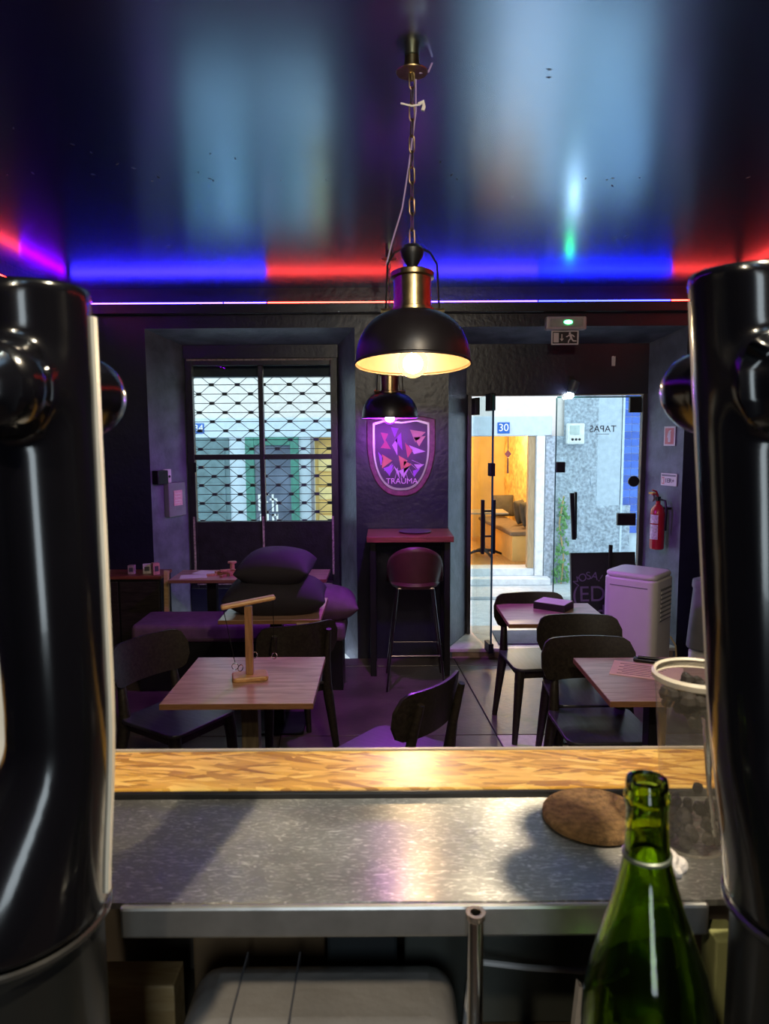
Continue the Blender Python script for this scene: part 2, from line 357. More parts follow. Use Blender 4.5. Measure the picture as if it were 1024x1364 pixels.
fm.build('door_frame', pbr('dark_aluminium', (.05, .045, .05), .4, .5), d1, bevel=.003)
MB().box(1.47, 2.165, -.034, -.03, 2.1185, 2.127).build('top_rail', CHROME, d1)
lf = MB().box(1.455, 2.16, -.005, .005, .10, 2.10).build('door_leaf', GLASS, d1)
MB().box(1.446, 1.4548, -.006, .006, .10, 2.10).build('glass_edge', GLASSEDGE, lf); MB().box(1.455, 2.16, -.006, .006, 2.1002, 2.112).build('glass_edge', GLASSEDGE, lf)
hb = MB().prism([(1.566, 1.304), (1.60, 1.304), (1.625, .905), (1.592, .905)], -.06, -.03, 'y').build('handle', BLKMETAL, lf, bevel=.004)
MB().prism([(1.63, 1.304), (1.648, 1.304), (1.655, .905), (1.638, .905)], .03, .06, 'y').build('handle', BLKMETAL, lf)
for (x0, x1, z0_, z1_) in ((1.456, 1.53, 1.475, 1.565), (1.985, 2.14, 1.02, 1.125), (2.06, 2.16, 1.975, 2.10)):
    MB().box(x0, x1, -.02, .02, z0_, z1_).build('patch_fitting', BLKMETAL, lf, bevel=.004)
MB().lathe([(.046, -.01), (.046, .01)], 24).xf(Matrix.Translation((2.112, -.012, 1.397)) @ Matrix.Rotation(PI/2, 4, 'X')).build('round_plate', BLKMETAL, lf)
TXT = pbr('dark_lettering', (.06, .06, .08), .5)
text('lettering', 'TAPAS', .078, TXT, (1.842, -.0065, 1.838), (PI/2, 0, 0), lf, mirror=True)
sq = MB(); pp = [(1.785+.0085*i, -.0066, 1.793+(.007 if i % 2 else 0)) for i in range(14)]; sq.tube(pp, .0022, 5); sq.build('wavy_underline', TXT, lf)
# open left leaf, folded inwards
ll = MB().box(0, .56, -.005, .005, .10, 2.10).build('door_leaf', GLASS, d1); ll.location = (.752, -.02, 0); ll.rotation_euler = (0, 0, -math.radians(82))
MB().box(.56, .569, -.007, .007, .10, 2.10).build('glass_edge', GLASSEDGE, ll)
for yy in (-.045, .045): MB().box(.44, .475, yy-.012, yy+.012, .86, 1.29).build('handle', BLKMETAL, ll, bevel=.004)
for zz in (1.0, 1.2): MB().tube([(.457, -.045, zz), (.457, .045, zz)], .008, 8).build('handle_stud', BLKMETAL, ll)
for (a, b, z0_, z1_) in ((.0, .12, 1.96, 2.10), (.42, .56, 1.98, 2.11), (.45, .575, .085, .16), (.50, .57, 1.48, 1.58)):
    MB().box(a, b, -.02, .02, z0_, z1_).build('patch_fitting', BLKMETAL, ll, bevel=.003)

# ================================================================== STREET OUTSIDE
st = struct(MB().box(-9, 9, 6.16, 10.5, -.5, -.40).build('street', pbr('pale_paving', (.52, .56, .60), .7, bump=.3, bscale=50, var=.12)))
kb = structure_empty('trim_5')
for i in range(14): MB().box(-6.5+i*.95, -6.5+i*.95+.94, 9.35, 9.6, -.40, -.355).build('kerb_stone', pbr('kerb', (.50, .52, .54), .7, bump=.3), kb, bevel=.01)
Yf = 10.5
PL1 = pbr('cream_plaster', (.74, .70, .68), .85, bump=.2, bscale=20, var=.06); PL2 = pbr('pale_blue_plaster', (.56, .66, .76), .8, bump=.15, bscale=30, var=.06)
ROUGH = pbr('rough_render', (.36, .43, .52), .9, bump=1, bscale=40, var=.38, scale=24); GREEN = pbr('green_door_paint', (.06, .22, .18), .5, var=.2)
DKGREEN = pbr('faded_dark_door', (.12, .20, .23), .55, var=.25, scale=8); YEL = pbr('ochre_lit_interior', (.74, .49, .17), .8, bump=.1, var=.12, scale=3)
hs = thing('townhouse', 'pale plastered townhouse across the street with doorways', 'building', (0, Yf, -.40))
def hz(z): return z+.40
MB().box(-9, -1.03, 0, .3, 0, hz(1.77)).box(-.2, .9, 0, .3, 0, hz(1.77)).box(2.22, 9, 0, .3, 0, hz(1.77)).build('lower_wall', PL2, hs)
MB().box(-9, 9, 0, .3, hz(1.77), hz(7)).build('upper_wall', PL1, hs)
MB().box(-9, 2.45, -.03, 0, hz(1.775), hz(2.06)).build('plaster_band', PL2, hs, bevel=.01)
MB().box(2.12, 2.22, -.01, .12, hz(-.19), hz(1.77)).build('timber_frame', wood('tan_frame', (.34, .24, .13), (.45, .33, .19), .5, (20, 20, 2)), hs, bevel=.01)
MB().box(2.23, 2.35, -.06, 0, hz(-.30), hz(1.775)).build('door_jamb', pbr('white_stone', (.78, .80, .82), .6), hs, bevel=.012)
MB().box(.85, 2.42, -.25, .3, 0, hz(-.30)).build('door_step', pbr('step_stone', (.66, .70, .74), .6), hs, bevel=.012); MB().box(.9, 2.22, -.02, .3, hz(-.30), hz(-.19)).build('door_sill', pbr('step_stone', (.66, .70, .74), .6), hs, bevel=.008)
def rough(x0, x1, z0_, z1_, name='stone_block', mat=ROUGH, amp=.032, nx=14, nz=16, y=-.05):
    m = MB(); vs = []; fs = []
    for j in range(nz+1):
        for i in range(nx+1):
            x = x0+(x1-x0)*i/nx; z = z0_+(z1_-z0_)*j/nz; e = i in (0, nx) or j in (0, nz)
            vs.append((x, y*.95 if e else y+amp*noise.noise(Vector((x*7, z*7, 3)))+amp*.6*noise.noise(Vector((x*20, z*20, 1))), z))
    fs = [(j*(nx+1)+i, j*(nx+1)+i+1, (j+1)*(nx+1)+i+1, (j+1)*(nx+1)+i) for j in range(nz) for i in range(nx)]
    return m.add(vs, fs).build(name, mat, hs, smooth=True)
for x0, x1, a, b in ((2.36, 2.62, .0, .9), (2.36, 2.62, .9, 2.17), (2.62, 2.95, 0, .62), (2.62, 3.05, .62, 1.15), (2.62, 3.02, 1.15, 1.72), (2.62, 2.85, 1.72, 3.2), (2.85, 3.12, 1.72, 3.2), (2.95, 3.3, 0, .62), (3.05, 3.3, .62, 1.15), (3.02, 3.12, 1.15, 1.72)):
    rough(x0, x1, a, b)
rough(3.12, 3.46, 1.15, 3.2, 'render_strip', pbr('smooth_render', (.46, .55, .66), .8, bump=.3, bscale=20, var=.1), .006); rough(3.30, 3.62, 0, 1.15, 'stone_block', ROUGH, .012)
TILE = [pbr('blue_tile_%s' % k, c, .15, var=.12) for k, c in (('a', (.04, .13, .60)), ('b', (.06, .17, .68)), ('c', (.03, .10, .50)))]
MB().box(3.50, 4.42, -.02, 0, hz(.33), hz(2.5)).build('tile_grout', pbr('grout', (.72, .78, .85), .8), hs)
MB().box(3.47, 3.50, -.06, 0, hz(-.3), hz(2.6)).build('drain_pipe', pbr('pipe_blue', (.55, .66, .78), .5), hs)
for i in range(8):
    for j in range(20):
        x = 3.505+i*.112; z = hz(.335)+j*.107
        MB().box(x, x+.106, -.03, -.02, z, z+.101).build('wall_tile', TILE[(i*3+j*2) % 3], hs)
# left doors of the townhouse
def door_panel(x0, x1, z1_, mat): return MB().box(x0, x1, -.02, 0, .02, hz(z1_)).build('door_panel', mat, hs, bevel=.008)
dp = door_panel(-2.86, -2.27, 1.775, DKGREEN)
for k in range(4): MB().box(-2.80, -2.33, -.035, -.02, .1+k*.5, .52+k*.5).build('raised_panel', DKGREEN, dp, bevel=.012)
gd = MB(); gd.box(-2.03, -1.90, -.06, 0, .0, hz(1.775)); gd.box(-1.37, -1.25, -.06, 0, 0, hz(1.775)); gd.box(-1.90, -1.37, -.06, 0, hz(1.66), hz(1.775))
gdo = gd.build('green_door_frame', GREEN, hs, bevel=.01)
MB().box(-1.90, -1.37, -.025, 0, .02, hz(1.66)).build('shop_door', pbr('shop_door_glass', (.14, .17, .24), .12, var=.3, scale=3), gdo)
WHT = pbr('white_lettering', (.8, .82, .85), .6)
lg = MB()
for a in ((-1.86, -1.70, 1.32, 1.35), (-1.86, -1.83, 1.10, 1.32), (-1.83, -1.72, 1.21, 1.24), (-1.66, -1.63, 1.08, 1.35), (-1.69, -1.58, 1.25, 1.28), (-1.60, -1.57, 1.08, 1.25), (-1.84, -1.81, .9, 1.05), (-1.74, -1.71, .9, 1.05), (-1.81, -1.74, 1.02, 1.05), (-1.66, -1.58, .9, .93), (-1.66, -1.63, .93, 1.05), (-1.66, -1.58, 1.02, 1.05), (-1.6, -1.57, .9, 1.05)):
    lg.box(a[0], a[1], -.028, -.0255, a[2], a[3])
lg.build('door_lettering', WHT, gdo)
yd = MB().box(-1.03, -.2, .12, .16, .15, hz(1.77)).build('lit_doorway_panel', YEL, hs)  # yellow lit interior of this doorway, put into the colour of an ochre panel
for k in range(9):
    MB().box(-.98, -.25, .10, .12, .2+k*.21, .38+k*.21).build('doorway_stripe', [YEL, pbr('pale_ochre', (.85, .66, .30), .8)][k % 2], yd, bevel=.006)
MB().box(-1.075, -1.03, -.05, .0, 0, hz(1.77)).build('side_post', GREYP, hs)
# room across the street
rm = MB(); rm.box(-.1, 3.0, .3, 3.6, .12, .21).build('room_floor', wood('plank_floor', (.40, .22, .07), (.55, .33, .12), .4, (20, 2, 20)), hs)
MB().box(-.1, 3.0, 3.3, 3.4, .2, 2.9).box(-.2, -.1, .3, 3.4, .2, 2.9).build('room_wall', YEL, hs)
MB().box(-.2, 3.0, .3, 3.4, 2.5, 2.6).build('room_ceiling', YEL, hs)
m = MB(); nx, nz = 26, 30; vs = []
for j in range(nz+1):
    for i in range(nx+1):
        t = i/nx; x = 2.62-.30*t; y = .3+3.0*t; z = .2+2.4*j/nz
        d = .035*noise.noise(Vector((y*5, z*5, 0)))+.02*noise.noise(Vector((y*14, z*14, 5))); vs.append((x+d, y, z))
m.add(vs, [(j*(nx+1)+i, j*(nx+1)+i+1, (j+1)*(nx+1)+i+1, (j+1)*(nx+1)+i) for j in range(nz) for i in range(nx)])
m.build('stone_room_wall', pbr('old_ochre_stone', (.80, .55, .20), .9, bump=.7, bscale=30, var=.35, scale=10), hs, smooth=True)
lamp('room_lamp', 'POINT', (2.15, 12.0, 1.85), 75, (1, .80, .45), .08)
lamp('room_lamp', 'POINT', (.9, 12.6, 1.8), 45, (1, .80, .45), .08)
def plate(name, txt, x, z, wd, ht, label):
    t = thing(name, label, 'sign', (x, Yf-.031, z))
    MB().box(-wd/2, wd/2, -.012, 0, -ht/2, ht/2).build('plate', pbr('blue_enamel', (.03, .13, .50), .25), t, bevel=.004)
    text('number', txt, ht*.95, WHT, (0, -.0135, 0), (PI/2, 0, 0), t)
plate('house_number', '30', 1.742, 1.892, .178, .16, 'blue enamel house number plate reading 30')
plate('house_number', '34', -2.70, 1.91, .16, .15, 'blue enamel house number plate reading 34 behind the grille')
mb = thing('meter_box', 'white electricity meter box on the rough stone facade across the street', 'meter box', (2.765, Yf-.085, 1.80))
MB().box(-.125, .125, -.08, .02, -.15, .15).build('box', pbr('meter_white', (.74, .80, .82), .5), mb, bevel=.015)
MB().box(-.085, .05, -.09, -.078, -.01, .12).build('window', pbr('meter_glass', (.45, .55, .55), .2), mb, bevel=.004)
MB().box(-.085, .10, -.088, -.078, -.12, -.04).build('panel', WHT, mb)
for xx in (-.05, 0, .05): MB().lathe([(.018, -.005), (.018, .005)], 12).xf(Matrix.Translation((xx, -.09, -.08)) @ Matrix.Rotation(PI/2, 4, 'X')).build('dial', BLKMETAL, mb)
# climbing plant
iv = thing('climbing_plant', 'green leafy plant growing up the stone facade by the doorway', 'plant', (2.60, 10.36, -.40))
MB().tube([(0, 0, 0), (.03, 0, .4), (-.04, .01, .9), (.02, .02, 1.3)], .012, 6).build('stem', PINE, iv)
LEAF = pbr('ivy_leaf', (.12, .30, .10), .5, var=.4)
lm = MB().add([(0, 0, 0), (.03, .012, .03), (0, -.004, .075), (-.03, .012, .03)], [(0, 1, 2), (0, 2, 3)])
l0 = None
for k in range(150):
    z = .02+1.25*random.random()**1.2; wv = .11*(1.15-z/1.5)
    loc = (random.uniform(-wv, wv), random.uniform(-.10, .05), z); rot = (random.uniform(-.9, .3), random.uniform(-.6, .6), random.uniform(-1.2, 1.2))
    if l0 is None: l0 = lm.build('leaf', LEAF, iv); o = l0
    else: o = l0.copy(); COL.objects.link(o)
    o.location = loc; o.rotation_euler = rot; s_ = random.uniform(.6, 1.1); o.scale = (s_, s_, s_)
# furniture in the far room
bt = thing('far_table', 'cafe table with black splayed foot inside the ochre room across the street', 'table', (1.62, 11.6, -.19))
MB().box(-.30, .36, -.3, .3, .72, .745).build('tabletop', pbr('far_top', (.30, .24, .16), .3), bt, bevel=.004)
MB().tube([(0, 0, .08), (0, 0, .72)], .03, 10).build('pedestal', BLKMETAL, bt)
for k in range(4):
    a = k*PI/2+.3; MB().tube([(0, 0, .10), (.16*math.cos(a), .16*math.sin(a), .085), (.33*math.cos(a), .33*math.sin(a), .02)], [.03, .024, .018], 8).build('foot', BLKMETAL, bt)
fb = thing('far_bench', 'upholstered wall bench inside the ochre room across the street', 'bench', (2.2, 12.1, -.19), .1)
MB().box(-.30, .16, -1.0, 1.15, 0, .40).build('base', YEL, fb); MB().box(-.34, .16, -1.02, 1.15, .402, .47).build('seat_pad', pbr('bench_cloth', (.20, .14, .09), .8), fb, bevel=.02)
def pillow_mesh(w_, d_, h_, n=10, p=2.6):
    vs = []; fs = []
    for s_ in (1, -1):
        for j in range(n+1):
            for i in range(n+1):
                u = -1+2*i/n; v = -1+2*j/n
                hh = h_/2*((1-abs(u)**p)*(1-abs(v)**p))**.55
                pin = 1-.06*(1-abs(u))*0-.05*(abs(v)**2)*(1-abs(u)**2); piny = 1-.05*(abs(u)**2)*(1-abs(v)**2)
                vs.append((u*w_/2*pin*(1-.05*(1-v*v)*abs(u)), v*d_/2*piny, s_*hh+.012*noise.noise(Vector((u*2, v*2, s_+w_*9)))*(1-abs(u)**p)*(1-abs(v)**p)))
    N = (n+1)**2
    fs = [(j*(n+1)+i, j*(n+1)+i+1, (j+1)*(n+1)+i+1, (j+1)*(n+1)+i) for j in range(n) for i in range(n)]
    fs += [tuple(N+q for q in f[::-1]) for f in fs]
    return MB().add(vs, fs)
def pillow(name, mat, loc, rot, dims, label, group=None, cat='cushion'):
    m_ = pillow_mesh(*dims)
    o = m_.build(name, mat, smooth=True, sub=1)
    bm = bmesh.new(); bm.from_mesh(o.data); bmesh.ops.remove_doubles(bm, verts=bm.verts, dist=1e-4); bm.to_mesh(o.data); bm.free()
    o.location = loc; o.rotation_euler = rot; return tag(o, label, cat, group)
FC = pbr('far_cushion', (.10, .085, .065), .85)
for k, (x, y) in enumerate(((2.36, 11.32), (2.33, 11.62), (2.29, 11.95), (2.18, 13.0))):
    pillow('far_cushion', FC, (x, y, .50), (PI/2-.2, 0, PI/2-.6 if k < 3 else .1), (.42, .42, .16),
           ['grey cushion nearest the doorway on the far bench', 'second grey cushion from the doorway on the far bench', 'third grey cushion from the doorway on the far bench', 'grey cushion at the back end of the far bench'][k], 'cushions on the far bench')
hc = thing('hanging_charm', 'knotted charm with tassel hanging in the doorway across the street', 'charm', (1.86, 10.75, 1.765))
MB().tube([(0, 0, 0), (0, 0, -.22)], .006, 6).build('cord', DARKWOOD, hc)
MB().prism([(0, -.20), (.05, -.26), (0, -.32), (-.05, -.26)], -.012, .012, 'y').build('knot', pbr('charm_red', (.35, .08, .08), .6), hc, bevel=.004); MB().tube([(0, 0, -.32), (0, 0, -.55)], [.012, .018], 8).build('tassel', DARKWOOD, hc)

# ================================================================== PENDANT LAMPS
BULB = emis('warm_bulb', (1, .70, .38), 1150); PBULB = emis('purple_bulb', (.52, .09, 1.), 2600)
SHADE_IN = pbr('shade_inside_gold', (.085, .052, .022), .5, var=.1); SHADE = pbr('shade_black', (.016, .013, .016), .36, .3, var=.2)
SHADE_IN2 = pbr('shade_inside_violet_glow', (.05, .012, .07), .45)  # violet glow of the bulb put into the lining colour
def glowing(name, col, s, mixf):
    m = clear(name, (.98, .97, .95), .02); n = m.node_tree; L = n.links
    o = [q for q in n.nodes if q.type == 'OUTPUT_MATERIAL'][0]; src = o.inputs[0].links[0].from_socket
    e = n.nodes.new('ShaderNodeEmission'); e.inputs[0].default_value = col+(1,); e.inputs[1].default_value = s
    mx = n.nodes.new('ShaderNodeMixShader'); mx.inputs[0].default_value = mixf; L.new(src, mx.inputs[1]); L.new(e.outputs[0], mx.inputs[2]); L.new(mx.outputs[0], o.inputs[0]); return m
GL1 = glowing('warm_globe', (1, .62, .22), 3.2, .45); GL2 = glowing('violet_globe', (.5, .05, 1), 2.5, .22)
def pendant(loc, drop, bulb, inside, label, globe):
    t = thing('pendant_lamp', label, 'lamp', loc)          # loc: centre of the rim; drop: rim to ceiling
    R = .176
    prof = [(R+.004, 0), (R+.004, .006), (R, .010)]+[(.062+(R-.062)*math.cos(a), .012+.145*math.sin(a)) for a in [PI/2*i/14 for i in range(1, 15)]]
    inn = [(r-.003, z-.003) for r, z in prof[::-1]]; inn[-1] = (R+.001, 0)
    sh = MB().lathe(prof, 48, cap=False).build('shade', SHADE, t, smooth=True)
    MB().lathe(inn, 48, cap=False).lathe([(.001, .152), (.062, .152)], 48, cap=False).build('shade_lining', inside, sh, smooth=True)
    MB().lathe([(.068, .155), (.068, .168), (.060, .170), (.058, .172), (.058, .262), (.067, .266), (.067, .280), (.05, .288), (.012, .292)], 40).build('lamp_neck', BRASS, t, smooth=True)
    MB().lathe([(.012, .292), (.014, .30), (.034, .335), (.036, .352), (.024, .366), (.006, .372)], 24).build('top_cup', BLKMETAL, t, smooth=True)
    for s in (-1, 1):
        MB().tube([(s*.02, 0, .362), (s*.055, 0, .345), (s*.076, 0, .31), (s*.082, 0, .17), (s*.078, 0, .16)], .0035, 6).build('bracket_arm', BLKMETAL, t)
        MB().tube([(s*.066, 0, .165), (s*.098, 0, .165)], .009, 8).build('wing_nut', BRASS, t)
    MB().tube([(0, 0, .15), (0, 0, .05)], .018, 12).build('bulb_socket', BLKMETAL, t)
    MB().ball((0, 0, .004), .030, 16, 10).build('bulb', bulb, t, smooth=True)
    MB().ball((0, 0, .006), .046, 20, 12, (1, 1, 1)).build('bulb_globe', globe, t, smooth=True)
    # chain
    lk = MB(); n = 14; pts = [(.0085*math.cos(2*PI*k/n), 0, (.0145 if 1 else 0)*math.sin(2*PI*k/n)+(.012 if math.sin(2*PI*k/n) > 0 else -.012)*1) for k in range(n)]
    lk.tube(pts+[pts[0]], .0024, 6, cap=False); l_ = None; z = .392; k = 0
    while z < drop-.06:
        if l_ is None: l_ = lk.build('chain_link', BRASS, t, smooth=True); o = l_
        else: o = l_.copy(); COL.objects.link(o)
        o.location = (0, 0, z); o.rotation_euler = (0, 0, .35+(PI/2 if k % 2 else 0)); z += .0455; k += 1
    MB().lathe([(.002, drop-.07), (.005, drop-.068), (.005, drop-.045), (.047, drop-.046), (.048, drop-.043), (.024, drop-.040), (.022, drop-.002), (.02, drop)], 32).build('ceiling_canopy', BRASS, t, smooth=True)
    return t
P1 = pendant((.09, 2.27, 2.012), 2.926-2.012, BULB, SHADE_IN, 'black dome pendant lamp with a warm bulb on a chain', GL1)
TL = Matrix.Translation((0, 0, .37)) @ Matrix.Rotation(-.10, 4, 'X') @ Matrix.Translation((0, 0, -.37))    # the dome hangs a little askew
for o in kids(P1):
    if o.name.split('.')[0] in ('shade', 'lamp_neck', 'bulb', 'bulb_globe', 'bulb_socket', 'bracket_arm', 'wing_nut', 'top_cup'): o.matrix_local = TL
cd = MB().tube([(.012, 0, .85), (.012, .002, .76), (.004, .006, .70), (-.01, .01, .60), (-.03, .012, .48), (-.062, .012, .38), (-.080, .004, .31)], .0028, 6).build('power_cord', pbr('violet_cord', (.35, .28, .5), .5), P1, smooth=True)
MB().tube([(.022, 0, .868), (.05, .01, .875), (.062, .02, .905)], .003, 6).build('ceiling_cord', MATS['violet_cord'], P1)
tg = MB().tube([(-.034, 0, .782), (-.015, -.003, .776), (.0, -.004, .772), (.02, -.003, .776)], .003, 6).tube([(.02, -.003, .777), (.034, -.004, .784), (.036, -.004, .770), (.032, -.004, .758)], .006, 6).build('white_tie', WHITEP, P1, smooth=True)
P2 = pendant((.038, 4.55, 1.905), 2.926-1.905, PBULB, SHADE_IN2, 'black dome pendant lamp with a violet bulb before the shield plaque', GL2)

# ================================================================== WALL THINGS
sh = thing('shield_plaque', 'shield shaped plaque with jagged coloured picture reading TRAUMA', 'plaque', (.133, 5.628, 1.62))
def shield(w_, top, bot, n=14):
    r = [(w_, top), (w_, top-.18)]+[(w_*math.cos(a)**.8, top-.18-(top-.18-bot)*math.sin(a)) for a in [PI/2*i/n for i in range(1, n)]]+[(0, bot)]
    l = [(-x, z) for x, z in r[-2::-1]]
    return r+l+[(-w_*.6, top+.025), (0, top+.01), (w_*.6, top+.025)]
MB().prism(shield(.268, .30, -.30), -.02, 0, 'y').build('outer_board', pbr('plaque_maroon', (.16, .045, .08), .4, var=.4, scale=30), sh, bevel=.006)
MB().prism(shield(.225, .275, -.258), -.03, -.0205, 'y').build('inner_rim', pbr('silver_rim', (.42, .38, .40), .3, .8), sh, bevel=.004)
MB().prism(shield(.205, .258, -.235), -.034, -.0302, 'y').build('picture_field', pbr('plum_field', (.035, .012, .05), .4, var=.3), sh)
SC_ = [pbr('shard_%s' % n_, c, .4) for n_, c in (('red', (.55, .07, .10)), ('tan', (.60, .42, .22)), ('violet', (.35, .10, .60)), ('pale', (.60, .48, .62)), ('orange', (.65, .22, .10)), ('dark', (.03, .02, .06)))]
shards = [((-.16, .20), (-.10, .19), (-.13, .12), 0), ((-.16, .08), (-.08, .07), (-.12, .14), 0), ((.07, .22), (.19, .20), (.11, .12), 1), ((.10, .16), (.19, .17), (.14, .09), 1), ((.06, .10), (.19, .05), (.10, .03), 3), ((-.18, .05), (-.14, .0), (-.16, -.06), 2), ((-.15, .03), (-.07, -.02), (-.15, -.08), 4), ((-.02, .02), (.05, -.02), (.0, -.10), 4), ((.02, -.02), (.08, -.05), (.02, -.12), 4), ((.03, .12), (.09, .06), (.05, .0), 0), ((-.05, .14), (.0, .20), (.01, .06), 2), ((-.07, .10), (-.03, .16), (-.03, .02), 3), ((.10, -.01), (.19, -.02), (.13, .02), 5), ((.10, -.05), (.18, -.05), (.13, -.09), 3), ((-.02, -.10), (.07, -.06), (.02, -.16), 3), ((.0, .22), (.06, .24), (.04, .10), 5), ((-.08, .24), (-.02, .23), (-.05, .16), 2), ((-.14, -.08), (-.06, -.05), (-.09, -.14), 2), ((-.06, -.06), (-.02, -.10), (-.01, -.17), 3), ((.09, -.10), (.15, -.08), (.10, -.15), 2)]
for a, b, c, k in shards: MB().prism([a, b, c], -.037, -.0342, 'y').build('shard', SC_[k], sh)
for k in range(9):
    a = -PI*.12-k*PI*.095; c_, s_ = math.cos(a), math.sin(a)
    MB().tube([(.09*c_, -.035, .02+.10*s_), (.17*c_, -.035, .02+.19*s_)], .002, 5).build('ray', SC_[3], sh)
text('lettering', 'TRAUMA', .062, pbr('plaque_letter', (.75, .6, .7), .5), (.005, -.0352, -.182), (PI/2, 0, 0), sh)
# emergency light + exit sign
ex = thing('emergency_light', 'white emergency light box with green lamp over the door', 'emergency light', (1.393, 5.615, 2.64))
MB().box(-.155, .155, -.07, .01, -.05, .05).build('housing', pbr('emergency_white', (.55, .50, .54), .35), ex, bevel=.014, seg=3)
MB().box(-.125, .125, -.078, -.068, -.03, .03).build('diffuser', pbr('emergency_diffuser', (.40, .42, .42), .25), ex, bevel=.006)
MB().ball((.01, -.076, .004), .016, 14, 8, (2.2, .6, 1)).build('green_lamp', emis('green_lamp', (.05, 1, .2), 20), ex)
es = thing('exit_sign', 'black and white running man exit sign hanging below the emergency light', 'sign', (1.395, 5.60, 2.536))
MB().box(-.105, .105, -.004, .004, -.053, .053).build('plate', PAPER, es); MB().box(-.094, .094, -.0055, -.0041, -.044, .044).build('field', pbr('sign_black', (.015, .015, .02), .4), es)
pg = MB(); pg.box(-.088, -.048, -.0068, -.0056, -.036, .036)
pg.prism([(-.028, .026), (-.020, .026), (-.020, -.010), (-.008, -.006), (-.024, -.028), (-.040, -.006), (-.028, -.010)], -.0068, -.0056, 'y')
pg.prism([(.037+.0085*math.cos(a), .033+.0085*math.sin(a)) for a in [2*PI*i/10 for i in range(10)]], -.0068, -.0056, 'y')
for poly in ([(.030, .024), (.050, .026), (.056, .0), (.040, -.006), (.036, .008)], [(.030, .024), (.034, .016), (.020, .004), (.008, .004), (.008, .010), (.018, .012)], [(.050, .026), (.066, .018), (.076, .004), (.070, .002), (.060, .012), (.050, .016)], [(.040, -.006), (.054, .0), (.066, -.020), (.088, -.022), (.088, -.030), (.062, -.030)], [(.040, -.004), (.048, -.006), (.034, -.024), (.030, -.040), (.022, -.040), (.026, -.020)]):
    pg.prism(poly, -.0068, -.0056, 'y')
pg.build('pictogram', PAPER, es)
# spot lamp over the door
sp = thing('spot_lamp', 'small grey spot lamp with a bright white bulb over the glass door', 'lamp', (1.565, 5.97, 2.185))
MB().box(-.02, .02, .045, .06, .02, .09).build('bracket', BLKMETAL, sp); MB().tube([(0, .05, .06), (0, 0, .03)], .008, 8).build('arm', BLKMETAL, sp)
MB().lathe([(.030, -.055), (.042, .0), (.040, .05), (.015, .06)], 20).xf(Matrix.Rotation(.35, 4, 'Y')).build('lamp_head', pbr('spot_grey', (.10, .12, .16), .4), sp, smooth=True)
MB().ball((-.024, -.005, -.066), .030, 14, 8).build('bulb', emis('white_bulb', (.75, .9, 1), 55), sp)
tag(MB().prism([(-.014, 0), (.014, 0), (.016, .08), (.006, .074), (0, .082), (-.015, .078)], 0, .004, 'y').build('paper_scrap', PAPER), 'torn pale paper scrap on the black wall over the door', 'paper')
bpy.data.objects['paper_scrap'].location = (1.91, 6.024, 2.36)
# right reveal things (the splayed plane): local frame x along wall, y out of the wall
def on_right(x, y, z, off=.004):
    n_ = Vector((-.42, -.154, 0)).normalized(); o_ = Vector((x, y, z))+n_*off
    return o_, math.atan2(n_.y, n_.x)+PI/2
def rt(name, label, cat, x, y, z, off=.003):
    l_, a_ = on_right(x, y, z, off); return thing(name, label, cat, l_, a_)
fs = rt('fire_sign', 'red and white fire extinguisher sign high on the wall', 'sign', 2.300, 5.766, 1.777)
MB().box(-.062, .062, -.004, 0, -.078, .078).build('plate', PAPER, fs); MB().box(-.048, .048, -.0055, -.0041, -.064, .064).build('field', pbr('sign_red', (.62, .22, .22), .5), fs)
MB().prism([(-.012, -.048), (.014, -.048), (.014, .025), (.010, .035), (.020, .042), (.018, .05), (-.004, .044), (-.016, .02), (-.024, -.012), (-.014, -.008)], -.007, -.0056, 'y').build('pictogram', PAPER, fs)
fi = rt('instruction_sign', 'white instruction sign with small red panel above the extinguisher', 'sign', 2.303, 5.758, 1.428)
MB().box(-.088, .088, -.004, 0, -.05, .05).build('plate', PAPER, fi)
MB().box(-.078, .078, -.0055, -.0041, .026, .040).build('heading', GREYP, fi); MB().box(-.078, -.050, -.0055, -.0041, -.038, .018).build('red_panel', MATS['sign_red'], fi)
MB().box(-.072, -.056, -.0066, -.0056, -.03, .01).build('white_mark', PAPER, fi)
for k, x in enumerate((-.030, -.005, .02, .050)): text('letter', '1ER+'[k], .05, TXT, (x, -.0048, -.01), (PI/2, 0, 0), fi)
fe = rt('fire_extinguisher', 'red fire extinguisher with gauge and hose hung on the wall', 'fire extinguisher', 2.292, 5.79, .86, .075)
REDP = pbr('extinguisher_red', (.42, .015, .03), .25, coat=.4)
MB().lathe([(.048, 0), (.056, .008), (.057, .29), (.052, .325), (.034, .355), (.018, .37), (.018, .395)], 28).build('cylinder', REDP, fe, smooth=True)
MB().box(-.016, .016, -.016, .016, .3955, .43).build('valve', BLKMETAL, fe, bevel=.004)
MB().tube([(0, 0, .425), (.01, -.03, .45), (.015, -.075, .452)], .008, 8).tube([(0, 0, .432), (.008, -.03, .475), (.01, -.07, .485)], .007, 8).build('lever', REDP, fe)
MB().lathe([(.030, -.01), (.030, .01)], 20).xf(Matrix.Translation((-.05, -.02, .415)) @ Matrix.Rotation(PI/2, 4, 'X')).build('gauge', GREYP, fe)
MB().box(-.075, -.02, -.035, -.005, .447, .462).build('safety_tag', pbr('tag_yellow', (.7, .5, .08), .5), fe)
MB().tube([(.016, 0, .41), (.07, .01, .40), (.085, .01, .33), (.080, .01, .16)], .009, 8).build('hose', BLKMETAL, fe, smooth=True)
MB().box(-.03, .07, .04, .074, .33, .345).build('wall_hook', BLKMETAL, fe)
